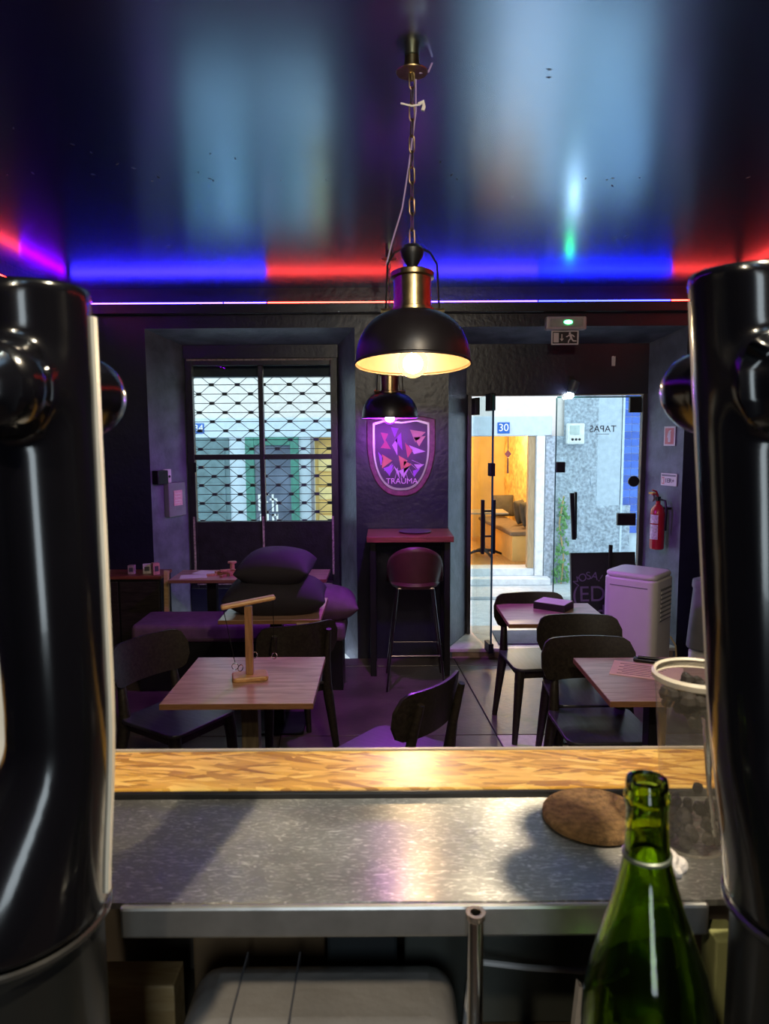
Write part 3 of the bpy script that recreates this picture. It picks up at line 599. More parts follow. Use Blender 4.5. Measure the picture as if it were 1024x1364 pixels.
def label_arc(z0_, z1_, nm):
    vs = []; n = 8
    for z in (z0_, z1_):
        for i in range(n+1):
            a = -PI*.62+i*PI*.42/n; vs.append((.0582*math.cos(a), .0582*math.sin(a), z))
    MB().add(vs, [(i, i+1, n+2+i, n+1+i) for i in range(n)]).build(nm, pbr('label_paper', (.62, .55, .66), .6, var=.3, scale=60), fe)
label_arc(.215, .285, 'instruction_label'); label_arc(.085, .205, 'instruction_label')
# left reveal things
def lf_(name, label, cat, x, y, z, off=.0):
    n_ = Vector((.42, -.195, 0)).normalized(); o_ = Vector((x, y, z))+n_*off
    return thing(name, label, cat, o_, math.atan2(n_.y, n_.x)+PI/2)
eb = lf_('fuse_box', 'grey fuse box with pink sticker beside the window', 'fuse box', -1.744, 5.848, 1.285, .004)
MB().box(-.10, .10, -.05, 0, -.14, .14).build('housing', pbr('fuse_grey', (.20, .20, .23), .45), eb, bevel=.008)
MB().box(-.045, .055, -.054, -.0502, -.05, .075).build('sticker', pbr('pink_sticker', (.75, .42, .46), .6, var=.15, scale=80), eb)
for k, z in enumerate((.045, .02, -.01, -.03)): MB().box(-.036, .04-.01*(k % 2), -.0555, -.0541, z, z+.008).build('sticker_text', pbr('sticker_pale', (.8, .6, .62), .6), eb)
sb = lf_('socket_box', 'small black socket box with pale face plate above the fuse box', 'socket', -1.803, 5.725, 1.475, .004)
MB().box(-.09, .03, -.06, 0, -.055, .055).build('housing', BLKMETAL, sb, bevel=.006); MB().box(.032, .11, -.02, 0, -.06, .06).build('face_plate', PAPER, sb, bevel=.004)
for x in (.055, .085): MB().lathe([(.010, -.003), (.010, .003)], 12).xf(Matrix.Translation((x, -.022, 0)) @ Matrix.Rotation(PI/2, 4, 'X')).build('socket_hole', BLKMETAL, sb)

# ================================================================== FURNITURE
def chair_proto(label):
    t = thing('dining_chair', label, 'chair', group='black wooden chairs')
    MB().prism([(x, y) for x, y in rrect(.41, .41, .06)], .435, .452).build('seat', SEATWOOD, t, bevel=.005)
    MB().prism([(-.17, -.165), (.17, -.175), (.17, .175), (-.17, .165)], .385, .4345).build('seat_frame', BLACKWOOD, t, bevel=.004)
    for s in (-1, 1):
        MB().tube([(.16, s*.165, .434), (.172, s*.172, .36), (.19, s*.20, 0)], [.030, .029, .017], 10).build('front_leg', BLACKWOOD, t, smooth=True)
        MB().tube([(-.265, s*.20, 0), (-.20, s*.172, .36), (-.192, s*.165, .44), (-.215, s*.158, .58), (-.262, s*.152, .76)], [.017, .029, .028, .021, .015], 10).build('back_leg', BLACKWOOD, t, smooth=True)
        MB().ball((-.262, s*.150, .74), .008, 8, 6).build('screw_cap', pbr('brass_screw', (.4, .32, .18), .35, .8), t)
    W, Hh, rc = .232, .102, .07; nu, nv = 20, 8; vs = []
    for sd in (0, 1):
        for i in range(nu+1):
            y = -W+2*W*i/nu; ex_ = max(0, abs(y)-(W-rc)); zh = Hh-rc+math.sqrt(max(1e-6, rc*rc-ex_*ex_))
            for j in range(nv+1):
                zz = -zh+2*zh*j/nv; z = .700+zz
                x = -.235-(z-.60)*.16+.058*(y/W)**2+(.0 if sd else .014)+.002
                vs.append((x, y, z))
    n1 = (nu+1)*(nv+1); fs_ = []
    for i in range(nu):
        for j in range(nv):
            a = i*(nv+1)+j; q = (a, a+1, a+nv+2, a+nv+1); fs_ += [q, tuple(n1+k for k in q[::-1])]
    ring = [i*(nv+1) for i in range(nu+1)]+[nu*(nv+1)+j for j in range(1, nv+1)]+[i*(nv+1)+nv for i in range(nu-1, -1, -1)]+[j for j in range(nv-1, 0, -1)]
    for a, b in zip(ring, ring[1:]+ring[:1]): fs_.append((a, n1+a, n1+b, b))
    MB().add(vs, fs_).build('backrest', BLACKWOOD, t, smooth=True)
    return t
D = math.radians
ch0 = chair_proto('black wooden chair left of the near left table, seat turned right')
ch0.location = (-1.01, 3.36, 0); ch0.rotation_euler = (0, 0, D(-33))
for loc, a, lab in (((-.56, 3.93, 0), 117, 'black wooden chair seen from behind, between the two left tables'),
                    ((.02, 2.945, 0), 143, 'black wooden chair seen from behind in the middle, nearest the bar'),
                    ((.93, 4.205, 0), -84, 'black wooden chair behind the right table, back to the glass door'),
                    ((1.06, 3.64, 0), -92, 'black wooden chair half hidden behind the chair at the near right table'),
                    ((1.00, 3.205, 0), -88, 'black wooden chair tucked behind the near right table')):
    dup(ch0, loc, D(a), lab)
def table(cx, cy, sx, sy, label, ped=(0, 0), group='square cafe tables', olive=False):
    t = thing('cafe_table', label, 'table', (cx, cy, 0), 0, group)
    MB().box(-sx/2, sx/2, -sy/2, sy/2, .716, .74).build('tabletop', TABLEWOOD, t, bevel=.0015)
    e = MB(); k = .0012
    e.box(-sx/2-k, sx/2+k, -sy/2-k, -sy/2, .7165, .7385); e.box(-sx/2-k, sx/2+k, sy/2, sy/2+k, .7165, .7385); e.box(-sx/2-k, -sx/2, -sy/2, sy/2, .7165, .7385); e.box(sx/2, sx/2+k, -sy/2, sy/2, .7165, .7385)
    e.build('edge_band', TABLEEDGE, t)
    MB().box(ped[0]-.037, ped[0]+.037, ped[1]-.037, ped[1]+.037, .012, .716).build('pedestal', wood('olive_wood', (.09, .07, .04), (.15, .12, .07), .45, (20, 20, 2)) if olive else BLKMETAL, t, bevel=.004)
    MB().prism(rrect(.34, .34, .02, cx=ped[0]*.9, cy=ped[1]), 0, .012).build('base_plate', BLKMETAL, t)
    return t
table(-.595, 3.04, .61, .60, 'square wooden table at near left with a wooden stand on it', olive=True)
table(.985, 4.155, .58, .49, 'square wooden table at right rear with a black book on it', (.23, .0))
table(1.205, 3.02, .62, .56, 'square wooden table at near right with a paper menu on it', (-.055, -.08))
table(-.67, 4.31, .59, .56, 'square wooden table under the stacked black cushions')
tw = table(-1.02, 5.40, 1.17, .40, 'long narrow wooden table in front of the window', (-.32, .05), None)
tc = thing('card_holder', 'pair of small pale cards standing against the cushion table edge', 'card', (-.43, 4.027, .7))
for x in (-.045, .045): MB().box(x-.036, x+.036, -.004, -.0015, -.004, .026).build('card', pbr('kraft_card', (.5, .36, .28), .6), tc)
# wooden stand
ws = thing('wooden_stand', 'wooden stand with slanted bar and hanging rings on the near left table', 'stand', (-.594, 3.035, .74), 0)
MB().prism([(x, y) for x, y in rrect(.155, .10, .02)], 0, .022).xf(Matrix.Rotation(.25, 4, 'Z')).build('base', PALEWOOD, ws, bevel=.006)
MB().box(-.016, .016, -.012, .012, .022, .325).build('upright', wood('upright_wood', (.22, .11, .05), (.34, .18, .09), .4, (30, 30, 3)), ws, bevel=.002)
MB().box(-.118, .118, -.024, .024, -.010, .010).xf(Matrix.Translation((.0, 0, .342)) @ Matrix.Rotation(-.135, 4, 'Y') @ Matrix.Rotation(.28, 4, 'Z')).build('slanted_bar', PALEWOOD, ws, bevel=.008)
def ring(r, tr_, n=16): 
    p = [(r*math.cos(2*PI*k/n), 0, r*math.sin(2*PI*k/n)) for k in range(n)]; return MB().tube(p+[p[0]], tr_, 6, cap=False)
for nm, x, y, zt, zb in (('hanging_line', -.105, -.02, .325, .06), ('hanging_line', .105, .02, .35, .10)):
    MB().tube([(x, y, zt), (x+(.045 if x < 0 else 0), y, zb+.02)], .0018, 5).build(nm, BLKMETAL, ws)
for x, z in ((-.058, .065), (-.035, .058), (.105, .096), (.018, .10)): ring(.014, .002).xf(Matrix.Translation((x, -.03 if x < 0 else .02, z)) @ Matrix.Rotation(random.random(), 4, 'Z')).build('ring', CHROME, ws)
# book, papers, clipboard
bk = thing('black_book', 'thick black book with pale cover on the right rear table', 'book', (1.03, 4.275, .74), -.62)
MB().box(-.10, .10, -.075, .075, 0, .042).build('cover', pbr('book_black', (.012, .01, .014), .45), bk, bevel=.003); MB().box(-.094, .094, -.070, .070, .0421, .045).build('front_sheet', PAPER, bk)
mn = thing('paper_menu', 'printed pinkish paper menu lying on the near right table', 'menu', (1.17, 3.10, .7405), -.42)
MB().box(-.15, .15, -.105, .105, 0, .0015).build('sheet', pbr('menu_paper', (.85, .62, .46), .6, var=.06), mn)
for k in range(7): MB().box(-.12+.02*(k % 2), .02+.012*k, -.08+.024*k, -.074+.024*k, .0016, .0022).build('text_line', pbr('menu_ink', (.25, .12, .12), .6), mn)
cb = thing('clipboard', 'dark clipboard bar lying on top of the paper menu', 'clipboard', (1.265, 3.21, .7425), -.42)
MB().box(-.11, .11, -.022, .022, 0, .014).build('bar', BLKMETAL, cb, bevel=.004); MB().tube([(-.09, 0, .018), (.09, 0, .018)], .006, 8).build('clip', BLKMETAL, cb)
# window table things
for k, (x, y, rz) in enumerate(((-1.45, 5.33, .2), (-1.38, 5.47, -.3))):
    tag(MB().box(-.10, .10, -.07, .07, 0, .0015).build('leaflet', PAPER), ['white leaflet at the left end of the window table', 'white leaflet beside the wooden blocks on the window table'][k], 'paper', 'leaflets on the window table')
    o = [q for q in COL.objects if q.name.startswith('leaflet')][-1]; o.location = (x, y, .7405+.002*k); o.rotation_euler = (0, 0, rz)
GB = [wood('block_wood', (.40, .17, .10), (.55, .27, .17), .5, (20, 20, 3)), wood('block_wood_b', (.33, .13, .08), (.46, .2, .13), .5, (20, 20, 3))]
blk = [(-1.22, 5.36, .0, .3), (-1.12, 5.32, 0, 1.2), (-1.15, 5.40, 0, -.2), (-1.05, 5.36, 0, .6), (-1.17, 5.40, .0155, .9), (-1.10, 5.35, .0155, -.5), (-1.03, 5.42, 0, 1.5), (-1.06, 5.36, .0155, .1), (-1.12, 5.37, .031, .4), (-1.04, 5.37, .031, -.3)]
labs = ['lone wooden block left of the block heap', 'front block of the heap on the window table', 'block at the bottom left of the heap', 'block at the bottom right of the heap', 'tilted block on the left of the heap', 'block in the middle layer of the heap', 'rearmost block of the heap', 'block in the middle layer at right', 'top left block of the heap', 'top right block of the heap']
for (x, y, z, a), l in zip(blk, labs):
    o = tag(MB().box(-.038, .038, -.0125, .0125, 0, .015).build('wooden_block', GB[len(l) % 2], bevel=.001), l, 'block', 'wooden tower blocks on the window table'); o.location = (x-.10, y, .7405+z); o.rotation_euler = (0, 0, a)
wsp = thing('wooden_spool', 'upright wooden spool standing behind the heap of blocks', 'spool', (-1.19, 5.49, .7405)); MB().lathe([(.03, 0), (.03, .01), (.018, .014), (.018, .07), (.034, .074), (.034, .086)], 20).build('body', GB[0], wsp, smooth=True)
# cushions
pillow('black_cushion', CUSH_B, (-.665, 4.30, .835), (0, .03, .06), (.66, .50, .26), 'lower black cushion of the pair stacked on the left table', 'stacked black cushions')
pillow('black_cushion', CUSH_B, (-.66, 4.30, 1.005), (.04, -.02, -.05), (.48, .46, .23), 'upper black cushion of the pair stacked on the left table', 'stacked black cushions')
# bench
bn = thing('upholstered_bench', 'low dark bench with violet lit seat pad before the window table', 'bench', (0, 0, 0))
MB().box(-1.74, -.30, 4.90, 5.16, .0, .36).build('base', BLKMETAL, bn); MB().box(-1.78, -.28, 4.86, 5.28, .36, .49).build('seat_pad', CUSH_P, bn, bevel=.035, seg=4)
pillow('dark_cushion', CUSH_P, (-.44, 5.06, .60), (0, .06, .1), (.52, .40, .26), 'plump dark cushion at the right end of the bench')
# cabinet
cbn = thing('low_cabinet', 'low black cabinet in the left corner with small things on top', 'cabinet', (-2.02, 5.47, 0))
MB().box(-.33, .31, -.12, .14, .0, .72).build('body', BLKMETAL, cbn, bevel=.005); MB().box(-.34, .32, -.14, .15, .7205, .745).build('top', DARKWOOD, cbn, bevel=.003)
for x in (-.165, .15):
    d_ = MB().box(x-.15, x+.15, -.132, -.1205, .04, .70).build('door', BLACKWOOD, cbn, bevel=.003); MB().tube([(x+.10, -.145, .35), (x+.10, -.145, .45)], .006, 8).build('handle', CHROME, d_)
for k, (x, y, c, l, dm) in enumerate(((-1.95, 5.42, (.35, .25, .28), 'small pale label box on the low cabinet', (.05, .04, .07)), (-1.84, 5.44, (.55, .5, .52), 'white printed box on the low cabinet', (.06, .04, .075)), (-1.76, 5.40, (.5, .25, .22), 'pink box at the right end of the low cabinet', (.05, .05, .09)))):
    o = thing('small_box', l, 'box', (x, y, .7455), .3*k); MB().box(-dm[0]/2, dm[0]/2, -dm[1]/2, dm[1]/2, 0, dm[2]).build('carton', pbr('box_%d' % k, c, .5, var=.3, scale=40), o, bevel=.002); MB().box(-dm[0]*.3, dm[0]*.3, -dm[1]/2-.001, -dm[1]/2, dm[2]*.3, dm[2]*.75).build('print', TXT, o)
tag(MB().prism([(0, 0), (.03, 0), (.05, .78), (.02, .79)], 0, .04, 'y').build('leaning_board', PINE), 'pale board end leaning beside the low cabinet', 'board').location = (-1.68, 5.42, .46)
bpy.data.objects['leaning_board'].location = (-1.69, 5.31, 0)
# high bar table and stool
ht = thing('high_table', 'high wall table with red brown wooden top and black legs', 'table', (.187, 5.36, 0))
MB().box(-.318, .318, -.22, .24, 1.02, 1.062).build('tabletop', DARKWOOD, ht, bevel=.003)
for x in (-.275, .275):
    for y in (-.15, .20): MB().box(x-.022, x+.022, y-.022, y+.022, 0, 1.02).build('leg', BLKMETAL, ht, bevel=.003)
MB().box(-.253, .253, -.012+.2, .012+.2, .93, .985).build('apron', BLKMETAL, ht)
tag(MB().lathe([(.115, 0), (.125, .010), (.120, .013)], 28).build('round_tray', pbr('tray_dark', (.08, .05, .09), .3)), 'round dark tray on the high wall table', 'tray').location = (.23, 5.38, 1.0625)
so = thing('bar_stool', 'brown low backed bar stool with thin metal legs at the high table', 'stool', (.215, 5.06, 0))
vs = []; nu, nv = 18, 8
for i in range(nu+1):
    a = PI+PI*i/nu
    for j in range(nv+1):
        t_ = j/nv; hgt = .755+.27*t_*(max(0, math.sin(PI*i/nu))**.5)
        rr = .165+.035*t_*1.0; vs.append((rr*math.cos(a)*1.02, rr*math.sin(a)*.95, hgt-.02*(1-t_)))
shl = MB().add(vs, [(i*(nv+1)+j, (i+1)*(nv+1)+j, (i+1)*(nv+1)+j+1, i*(nv+1)+j+1) for i in range(nu) for j in range(nv)]).build('backrest', LEATHER, so, smooth=True)
sm_ = shl.modifiers.new('thick', 'SOLIDIFY'); sm_.thickness = .018
MB().lathe([(.10, .715), (.165, .725), (.178, .745), (.170, .765), (.02, .772)], 32).build('seat', LEATHER, so, smooth=True)
for sx in (-1, 1):
    for sy in (-1, 1): MB().tube([(sx*.125, sy*.12, .722), (sx*.205, sy*.20, 0)], [.009, .008], 8).build('leg', pbr('dark_chrome', (.16, .13, .14), .3, 1), so, smooth=True)
MB().tube([(-.178, -.172, .25), (.178, -.172, .25), (.178, .172, .25), (-.178, .172, .25), (-.178, -.172, .25)], .006, 8).build('foot_ring', MATS['dark_chrome'], so)
MB().tube([(-.125, -.12, .722), (.125, -.12, .722), (.125, .12, .722), (-.125, .12, .722), (-.125, -.12, .722)], .008, 8).build('seat_ring', MATS['dark_chrome'], so)
# AC unit
ac = thing('air_conditioner', 'white portable air conditioner standing beside the chalkboard', 'air conditioner', (1.745, 4.83, 0), D(-42))
ACW = pbr('ac_white', (.74, .72, .74), .32, var=.02)
MB().prism(rrect(.37, .33, .06), .03, .83).build('body', ACW, ac, bevel=.012, seg=3, smooth=True)
MB().prism(rrect(.36, .32, .06), .8305, .87).build('top_cap', ACW, ac, bevel=.022, seg=4, smooth=True)
MB().box(-.13, .13, -.168, -.1655, .775, .781).build('front_seam', GREYP, ac)
MB().box(.1845, .19, -.09, .10, .55, .77).build('side_grille', GREYP, ac); 
for k in range(7): MB().box(.190, .194, -.085, .095, .56+k*.03, .575+k*.03).build('louvre', ACW, ac)
for sx in (-1, 1):
    for sy in (-1, 1): MB().ball((sx*.13, sy*.11, .017), .017, 10, 6).build('castor', BLKMETAL, ac)
MB().tube([(.2, .08, .42), (.235, .09, .36), (.255, .08, .2), (.25, .06, .012), (.35, .0, .010)], .006, 6).build('power_cable', pbr('yellow_cable', (.5, .38, .2), .5), ac, smooth=True)
# chalkboard
cbd = thing('chalkboard', 'black pavement chalkboard with faint chalk writing near the door', 'chalkboard', (1.70, 5.36, 0), .06)
lean = Matrix.Rotation(-.14, 4, 'X')
MB().box(-.245, .245, -.012, .012, .0, .88).xf(lean).build('front_board', pbr('board_black', (.010, .010, .013), .5), cbd)
bf = MB(); bf.box(-.255, -.2452, -.016, .016, .0, .89); bf.box(.2452, .255, -.016, .016, 0, .89); bf.box(-.245, .245, -.016, .016, .8802, .89); bf.xf(lean).build('board_frame', BLKMETAL, cbd)
MB().box(-.03, .0, -.03, -.014, .72, .95).xf(lean @ Matrix.Rotation(.08, 4, 'Y')).build('hanging_clip', BLKMETAL, cbd, bevel=.004)
CH = pbr('chalk_violet', (.16, .13, .22), .8)
for k, c in enumerate('MOSA!'):
    a = .9-.38*k; q = text('chalk_letter', c, .085, CH, (-.13-.14*math.sin(a)+.02, 0, .60+.13*math.cos(a)), (0, 0, 0), cbd); q.matrix_local = lean @ Matrix.Translation((-.10-.13*math.sin(a), -.0135, .60+.11*math.cos(a))) @ Matrix.Rotation(-a, 4, 'Y') @ Matrix.Rotation(PI/2, 4, 'X')
for c, sz, x, z in (('(ED', .17, -.12, .565), ('d', .17, -.03, .42), ('FA', .10, -.07, .28)):
    q = text('chalk_letter', c, sz, CH, (0, 0, 0), (0, 0, 0), cbd); q.matrix_local = lean @ Matrix.Translation((x, -.0135, z)) @ Matrix.Rotation(PI/2, 4, 'X')
# grey bin at right
gb_ = thing('pedestal_bin', 'grey tapered bin on a white pedestal by the right wall', 'bin', (2.40, 5.25, 0))
MB().lathe([(.10, 0), (.10, .16), (.045, .17), (.045, .19)], 20).build('pedestal', WHITEP, gb_, smooth=True); MB().lathe([(.115, .19), (.12, .20), (.085, .64), (.095, .66), (.09, .71), (.03, .73)], 24).build('body', GREYP, gb_, smooth=True)

# ================================================================== BAR
OSB = osb_mat(); OSB_ = OSB
br = thing('bar_counter', 'bar counter with yellow strand board top over a steel shelf', 'counter', (0, 0, 0))
MB().box(-.95, .95, .803, .905, 1.36, 1.385).build('strand_board_top', OSB, br, bevel=.002)
MB().box(-.95, .95, .796, .8025, 1.36, 1.3835).build('black_edge_strip', BLKMETAL, br, bevel=.002)
MB().box(-.95, .95, .9055, .910, 1.355, 1.3865).build('front_edge_strip', pbr('pale_edge', (.45, .42, .38), .4), br)
MB().box(-.95, .95, .86, .900, 0, 1.36).build('front_panel', pbr('bar_panel', (.10, .08, .06), .6), br)
MB().box(-.95, .95, .55, .86, 1.08, 1.11).build('under_shelf', pbr('under_shelf', (.07, .055, .035), .5, var=.4), br)
MB().box(-.95, -.90, .40, .86, 0, 1.355).build('side_panel', BLKMETAL, br); MB().box(.90, .95, .40, .86, 0, 1.355).build('side_panel', BLKMETAL, br)
MB().box(-.90, .90, .36, .5495, .98, 1.11).build('work_ledge', BLKMETAL, br)
ss = thing('steel_shelf', 'scratched stainless steel shelf with folded front lip', 'shelf', (0, 0, 0))
MB().box(-.36, .42, .6095, .795, 1.3705, 1.3765).build('shelf_plate', STEEL, ss)
spm = [o for o in kids(ss) if o.name.startswith('shelf_plate')][0].data; uvl = spm.uv_layers.new(name='grain')
for lp in spm.loops: c_ = spm.vertices[lp.vertex_index].co; uvl.data[lp.index].uv = (c_.x, c_.y)
MB().box(-.242, .292, .602, .609, 1.346, 1.3765).build('front_lip', pbr('brushed_lip', (.50, .50, .50), .35, .9, var=.15, scale=30), ss, bevel=.003)
for x in (-.2, .25): MB().box(x-.012, x+.012, .62, .786, 1.346, 1.3703).build('bracket', BLKMETAL, ss)
# cork trivet
tag(MB().lathe([(.050, 0), (.055, .003), (.055, .008), (.051, .011), (.002, .0105)], 48, (.228, .745, 1.3768)).build('cork_mat', pbr('cork', (.34, .20, .085), .9, bump=.9, bscale=420, var=.45, scale=140), smooth=True), 'round cork mat on the steel shelf behind the green bottle', 'mat')
# plastic cup
cp = thing('plastic_cup', 'clear tall plastic cup with dark waste inside and a spoon', 'cup', (.318, .70, 1.3768))
MB().lathe([(.028, .002), (.030, 0), (.0425, .176)], 40, cap=False).build('wall', clear('cup_plastic', (.96, .95, .92), .12, 1.45, .10, (.9, .86, .78)), cp, smooth=True)
MB().lathe([(.0425, .174), (.0455, .176), (.0460, .181), (.0440, .184), (.0415, .182)], 40, cap=False).build('rim', pbr('cup_rim', (.80, .76, .68), .3), cp, smooth=True)
ds = MB(); 
for k in range(60):
    a = random.random()*6.28; r_ = .034*random.random()**.5; z = .135+.035*random.random(); ds.ball((r_*math.cos(a)*1.0, r_*math.sin(a), z), random.uniform(.004, .009), 6, 4)
ds.build('dark_waste', pbr('waste', (.02, .016, .014), .6), cp, smooth=True)['kind'] = 'stuff'
ds = MB()
for k in range(45):
    a = random.random()*6.28; r_ = .024*random.random()**.5; z = .008+.045*random.random(); ds.ball((r_*math.cos(a), r_*math.sin(a), z), random.uniform(.004, .008), 6, 4)
ds.build('waste_at_bottom', MATS['waste'], cp, smooth=True)['kind'] = 'stuff'
MB().tube([(.012, -.02, .02), (.0, -.03, .08), (-.006, -.034, .15)], [.003, .0025, .006], 8).build('spoon', CHROME, cp, smooth=True)
cn = thing('crumpled_napkin', 'crumpled white napkin beside the plastic cup on the steel shelf', 'napkin', (.272, .655, 1.3768))
bm = bmesh.new(); bmesh.ops.create_icosphere(bm, subdivisions=4, radius=.017)
for v in bm.verts:
    d_ = noise.noise(v.co*140)*.35+noise.noise(v.co*60)*.4; v.co *= 1+d_; v.co.z = abs(v.co.z)*1.1
me = bpy.data.meshes.new('paper_ball'); bm.to_mesh(me); bm.free(); me.materials.append(PAPER); o = bpy.data.objects.new('paper_ball', me); COL.objects.link(o); o.parent = cn
# bottle
def bottle_glass():
    m_, n, b, L = nt('green_bottle_glass'); b.inputs['Base Color'].default_value = (.38, .60, .05, 1); b.inputs['Roughness'].default_value = .03; b.inputs['Transmission Weight'].default_value = 1; b.inputs['IOR'].default_value = 1.5
    ns = n.nodes.new('ShaderNodeTexNoise'); ns.inputs['Scale'].default_value = 30; bp = n.nodes.new('ShaderNodeBump'); bp.inputs['Strength'].default_value = .05; L.new(ns.outputs['Fac'], bp.inputs['Height']); L.new(bp.outputs[0], b.inputs['Normal'])
    return m_
bo = thing('green_bottle', 'open green glass sparkling wine bottle in the foreground', 'bottle', (.187, .46, 1.262))
bo.rotation_euler = (0, -.035, 0)
out = [(r_*(1 if z_ > .235 else 1.06), z_) for r_, z_ in [(.036, 0), (.0415, .006), (.0425, .03), (.0425, .125), (.041, .145), (.0365, .168), (.030, .190), (.0235, .212), (.0185, .232), (.0155, .250), (.0142, .268), (.0138, .287), (.0146, .289), (.0152, .293), (.0146, .297), (.0138, .2985), (.0140, .303), (.0132, .306), (.0105, .3065)]]
inn = [(.0092, .305), (.0092, .285), (.0105, .262), (.0125, .245), (.0160, .228), (.021, .21), (.0272, .19), (.034, .168), (.0385, .145), (.040, .125), (.040, .03), (.038, .012), (.012, .025)]
MB().lathe(out+inn, 56, cap=True).build('glass_body', bottle_glass(), bo, smooth=True)
MB().lathe([(.0148, .2505), (.0165, .2515), (.0165, .2535), (.0150, .2545)], 40, cap=False).build('neck_band', pbr('foil_grey', (.12, .14, .12), .4, .5), bo, smooth=True)
tag(MB().box(.125, .25, .395, .545, 1.1105, 1.2615).build('steel_bench_box', pbr('bench_box_steel', (.35, .36, .36), .3, .9), bevel=.006), 'steel box under the green bottle at the bar', 'box')
# beer towers: smooth-min of a bent column and a cross pipe
def tower(cx, top, mir, label, lean, glint_w):
    t = thing('beer_tower', label, 'beer tower', (cx, .52, 1.11))
    base_z, flare_z = 1.432-1.11, 1.58-1.11; tp = top-1.11; zc = 1.832-1.11
    def sdf(P):
        x, y, z = (P[:, 0]-lean*(.545-P[:, 2]))*mir, P[:, 1], P[:, 2]
        s = np.clip((z-base_z)/(flare_z-base_z), 0, 1); s = s*s*(3-2*s)
        r = .074+(.0365-.074)*s; ox = -.043*(1-s)
        g = np.clip((z-1.60+1.11)/.3, 0, 1); r = r+.0035*g; ox = ox-.012*g
        d1 = np.hypot(x-ox, y)-r
        dz = np.maximum(z-tp, base_z-z); k = .007
        h = np.clip(.5-.5*(d1-dz)/k, 0, 1); d = d1+(dz-d1)*h+k*h*(1-h)      # smooth max
        yy = np.clip(y, -.056, .072); ox2 = -.008
        dt = np.sqrt((x-ox2)**2+(y-yy)**2+(z-zc)**2)-.0225
        db = np.sqrt((x-ox2)**2+(y-.076)**2+(z-zc)**2)-.0335
        df = np.maximum(np.sqrt((x-ox2)**2+(z-zc)**2)-.029, np.abs(y+.055)-.012)
        for q, k in ((dt, .02), (db, .012), (df, .012)):
            h = np.clip(.5+.5*(q-d)/k, 0, 1); d = q+(d-q)*h-k*h*(1-h)
        return d
    m_ = MB()
    def rp(z):
        s = np.clip((z-base_z)/(flare_z-base_z), 0, 1); s = s*s*(3-2*s); return .074+(.0365-.074)*s, -.043*(1-s)*mir+lean*(.545-z)
    zs = [base_z+(tp-base_z)*i/40 for i in range(41)]
    n = 40; vs = [(rp(z)[1]+rp(z)[0]*math.cos(2*PI*k/n), rp(z)[0]*math.sin(2*PI*k/n), z) for z in zs for k in range(n)]
    m_.add(vs, [(i*n+k, i*n+(k+1) % n, (i+1)*n+(k+1) % n, (i+1)*n+k) for i in range(40) for k in range(n)]+[tuple(range(n-1, -1, -1)), tuple(range(40*n, 41*n))])
    m_.tube([(-.008*mir, -.066, zc), (-.008*mir, .076, zc)], .026, 20); m_.ball((-.008*mir, .076, zc), .034, 24, 16)
    tmp = m_.build('tmp', GLOSSBLACK); rmod = tmp.modifiers.new('r', 'REMESH'); rmod.mode = 'VOXEL'; rmod.voxel_size = .0042
    bpy.context.view_layer.update(); me = bpy.data.meshes.new_from_object(tmp.evaluated_get(bpy.context.evaluated_depsgraph_get()))
    bpy.data.objects.remove(tmp)
    P = np.empty(len(me.vertices)*3); me.vertices.foreach_get('co', P); P = P.reshape(-1, 3); e = 4e-4
    def grad(P): return np.stack([(sdf(P+np.eye(3)[a]*e)-sdf(P-np.eye(3)[a]*e))/(2*e) for a in range(3)], 1)
    for _ in range(8):
        d = sdf(P); g = grad(P); P = P-(np.clip(d, -.006, .006)/np.maximum((g*g).sum(1), .2))[:, None]*g
    me.vertices.foreach_set('co', P.ravel()); me.update(); me.polygons.foreach_set('use_smooth', [True]*len(me.polygons))
    me.materials.clear(); me.materials.append(GLOSSBLACK); me.name = 'column'
    c = bpy.data.objects.new('column', me); COL.objects.link(c); c.parent = t
    bx = -.043*mir+lean*(.545-base_z)
    # cream strip behind the column, standing in for the bright reflection on its inner edge
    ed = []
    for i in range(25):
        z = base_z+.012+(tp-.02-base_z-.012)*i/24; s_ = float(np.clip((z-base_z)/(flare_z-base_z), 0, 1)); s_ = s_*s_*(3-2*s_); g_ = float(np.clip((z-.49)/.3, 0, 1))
        ed.append((((.074-.0375*s_-.043*(1-s_)+.0035*g_-.012*g_)+glint_w)*mir+lean*(.545-z), z))
    MB().prism(ed+[(x_-.02*mir, z) for x_, z in ed[::-1]], .004, .010, 'y').build('edge_glint', pbr('cream_glint', (.90, .86, .74), .3), t)
    MB().lathe([(.0745, -.006), (.0762, -.004), (.0762, -.001), (.0745, .001)], 56, (bx, 0, base_z), cap=False).build('seam_ring', pbr('ring_grey', (.05, .05, .05), .25, .5), t, smooth=True)
    MB().lathe([(.0690, 0), (.0690, base_z-.003)], 48, (bx, 0, 0)).build('tower_base', pbr('satin_black', (.012, .013, .013), .3, coat=.2), t, smooth=True)
    return t
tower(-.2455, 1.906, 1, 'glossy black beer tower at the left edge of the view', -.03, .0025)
tower(.276, 1.914, -1, 'glossy black beer tower at the right edge of the view', .115, -.0005)
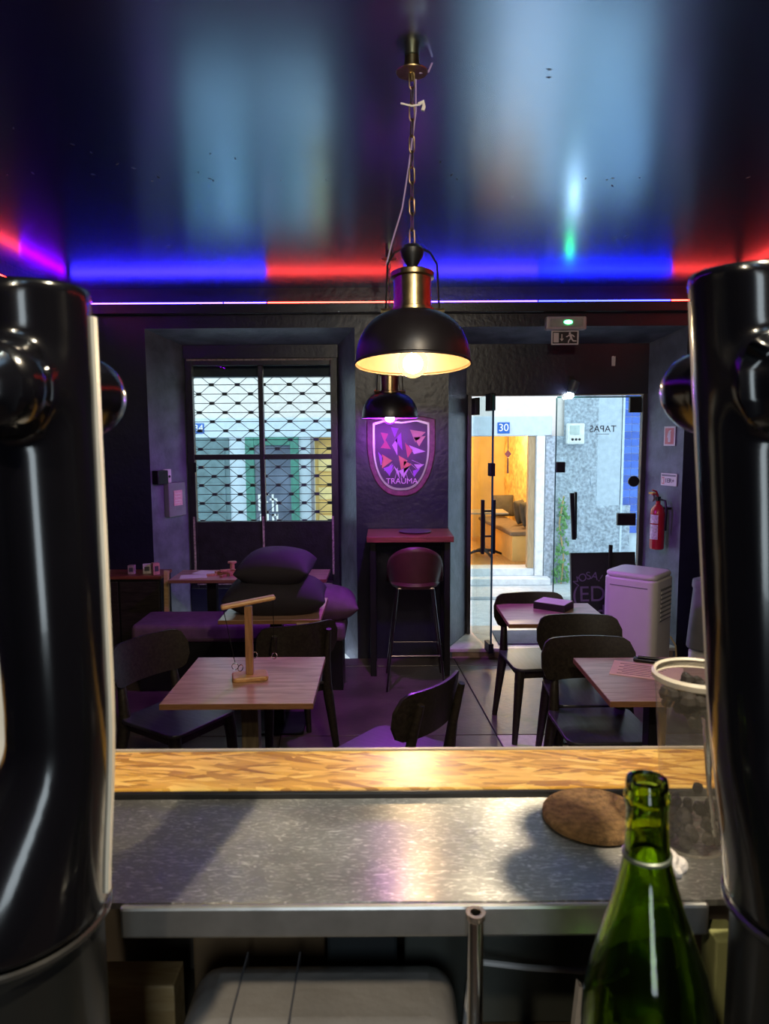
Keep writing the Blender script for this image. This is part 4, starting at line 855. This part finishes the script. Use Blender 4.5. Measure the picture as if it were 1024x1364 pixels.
# things under and beside the shelf
op = thing('drain_pipe', 'upright open steel pipe in front of the steel shelf lip', 'pipe', (.078, .585, 1.10))
MB().lathe([(.0072, 0), (.0072, .281), (.0050, .281), (.0050, .02)], 24, cap=False).build('tube', CHROME, op, smooth=True)
MB().lathe([(.0073, .276), (.0086, .278), (.0086, .283), (.0050, .283)], 24, cap=False).build('tube_rim', pbr('pipe_rim', (.6, .5, .42), .25, .9), op, smooth=True)
rl = thing('paper_roll_pack', 'white plastic wrapped paper pack lying under the steel shelf', 'paper roll', (-.07, .70, 1.1105))
MB().box(-.145, .145, -.06, .06, 0, .098).build('wrap', pbr('wrap_white', (.55, .52, .50), .35, bump=.3, bscale=25), rl, bevel=.03, seg=4, smooth=True)
for x in (-.09, -.03): MB().box(x-.001, x+.001, -.0612, .0612, .02, .0992).build('seam', GREYP, rl)
tag(MB().box(-.07, .012, .77, .85, 1.1105, 1.31).build('dark_carton', pbr('carton_dark', (.02, .025, .028), .5), bevel=.004), 'dark carton behind the white paper pack under the shelf', 'box')
tag(MB().box(-.235, -.075, .80, .855, 1.1105, 1.31).build('brown_carton', pbr('carton_brown', (.14, .085, .04), .7, var=.3), bevel=.004), 'brown carton at the left under the shelf', 'box')
wo = thing('pine_offcut', 'pale pine board end under the left of the steel shelf', 'board', (-.30, .76, 1.1105))
MB().box(-.05, .06, -.02, .02, 0, .075).build('block', PINE, wo, bevel=.002)
tag(MB().box(.02, .34, .77, .79, 1.1105, 1.33).build('sink_splash_panel', pbr('panel_grey', (.10, .11, .10), .45, .5), bevel=.003), 'dark grey metal panel under the right of the steel shelf', 'panel')
tag(MB().tube([(.105, .75, 1.205), (.16, .752, 1.196), (.22, .75, 1.193), (.26, .752, 1.198)], .0035, 8).tube([(.105, .75, 1.205), (.095, .762, 1.17), (.09, .76, 1.1145)], .0035, 8).build('white_cable', WHITEP, smooth=True), 'white cable slung across the grey panel', 'cable')
cr_ = thing('striped_cloth', 'blue and white striped cloth corner beside the green bottle', 'cloth', (.225, .70, 1.1105))
for k in range(5): MB().prism([(-.03+.008*k, 0), (-.022+.008*k, 0), (-.016+.005*k, .10-.012*k), (-.021+.005*k, .105-.012*k)], 0, .012, 'y').build('stripe', [PAPER, pbr('cloth_blue', (.08, .10, .28), .8)][k % 2], cr_)
tag(MB().box(.298, .322, .60, .63, 1.1105, 1.343).build('wood_post', wood('green_wood', (.32, .34, .14), (.42, .44, .2), .5, (20, 20, 2)), bevel=.002), 'greenish wooden post beside the right beer tower', 'post')
wc = thing('white_cooler', 'white appliance standing on the bar behind the left tower', 'cooler', (-.52, .86, 1.3855))
MB().box(-.10, .10, -.05, .05, 0, .335).build('body', pbr('cooler_white', (.80, .82, .80), .3), wc, bevel=.012, seg=3); MB().box(-.102, .102, -.052, .052, .3355, .36).build('lid', pbr('cooler_lid', (.30, .17, .07), .4), wc, bevel=.006)
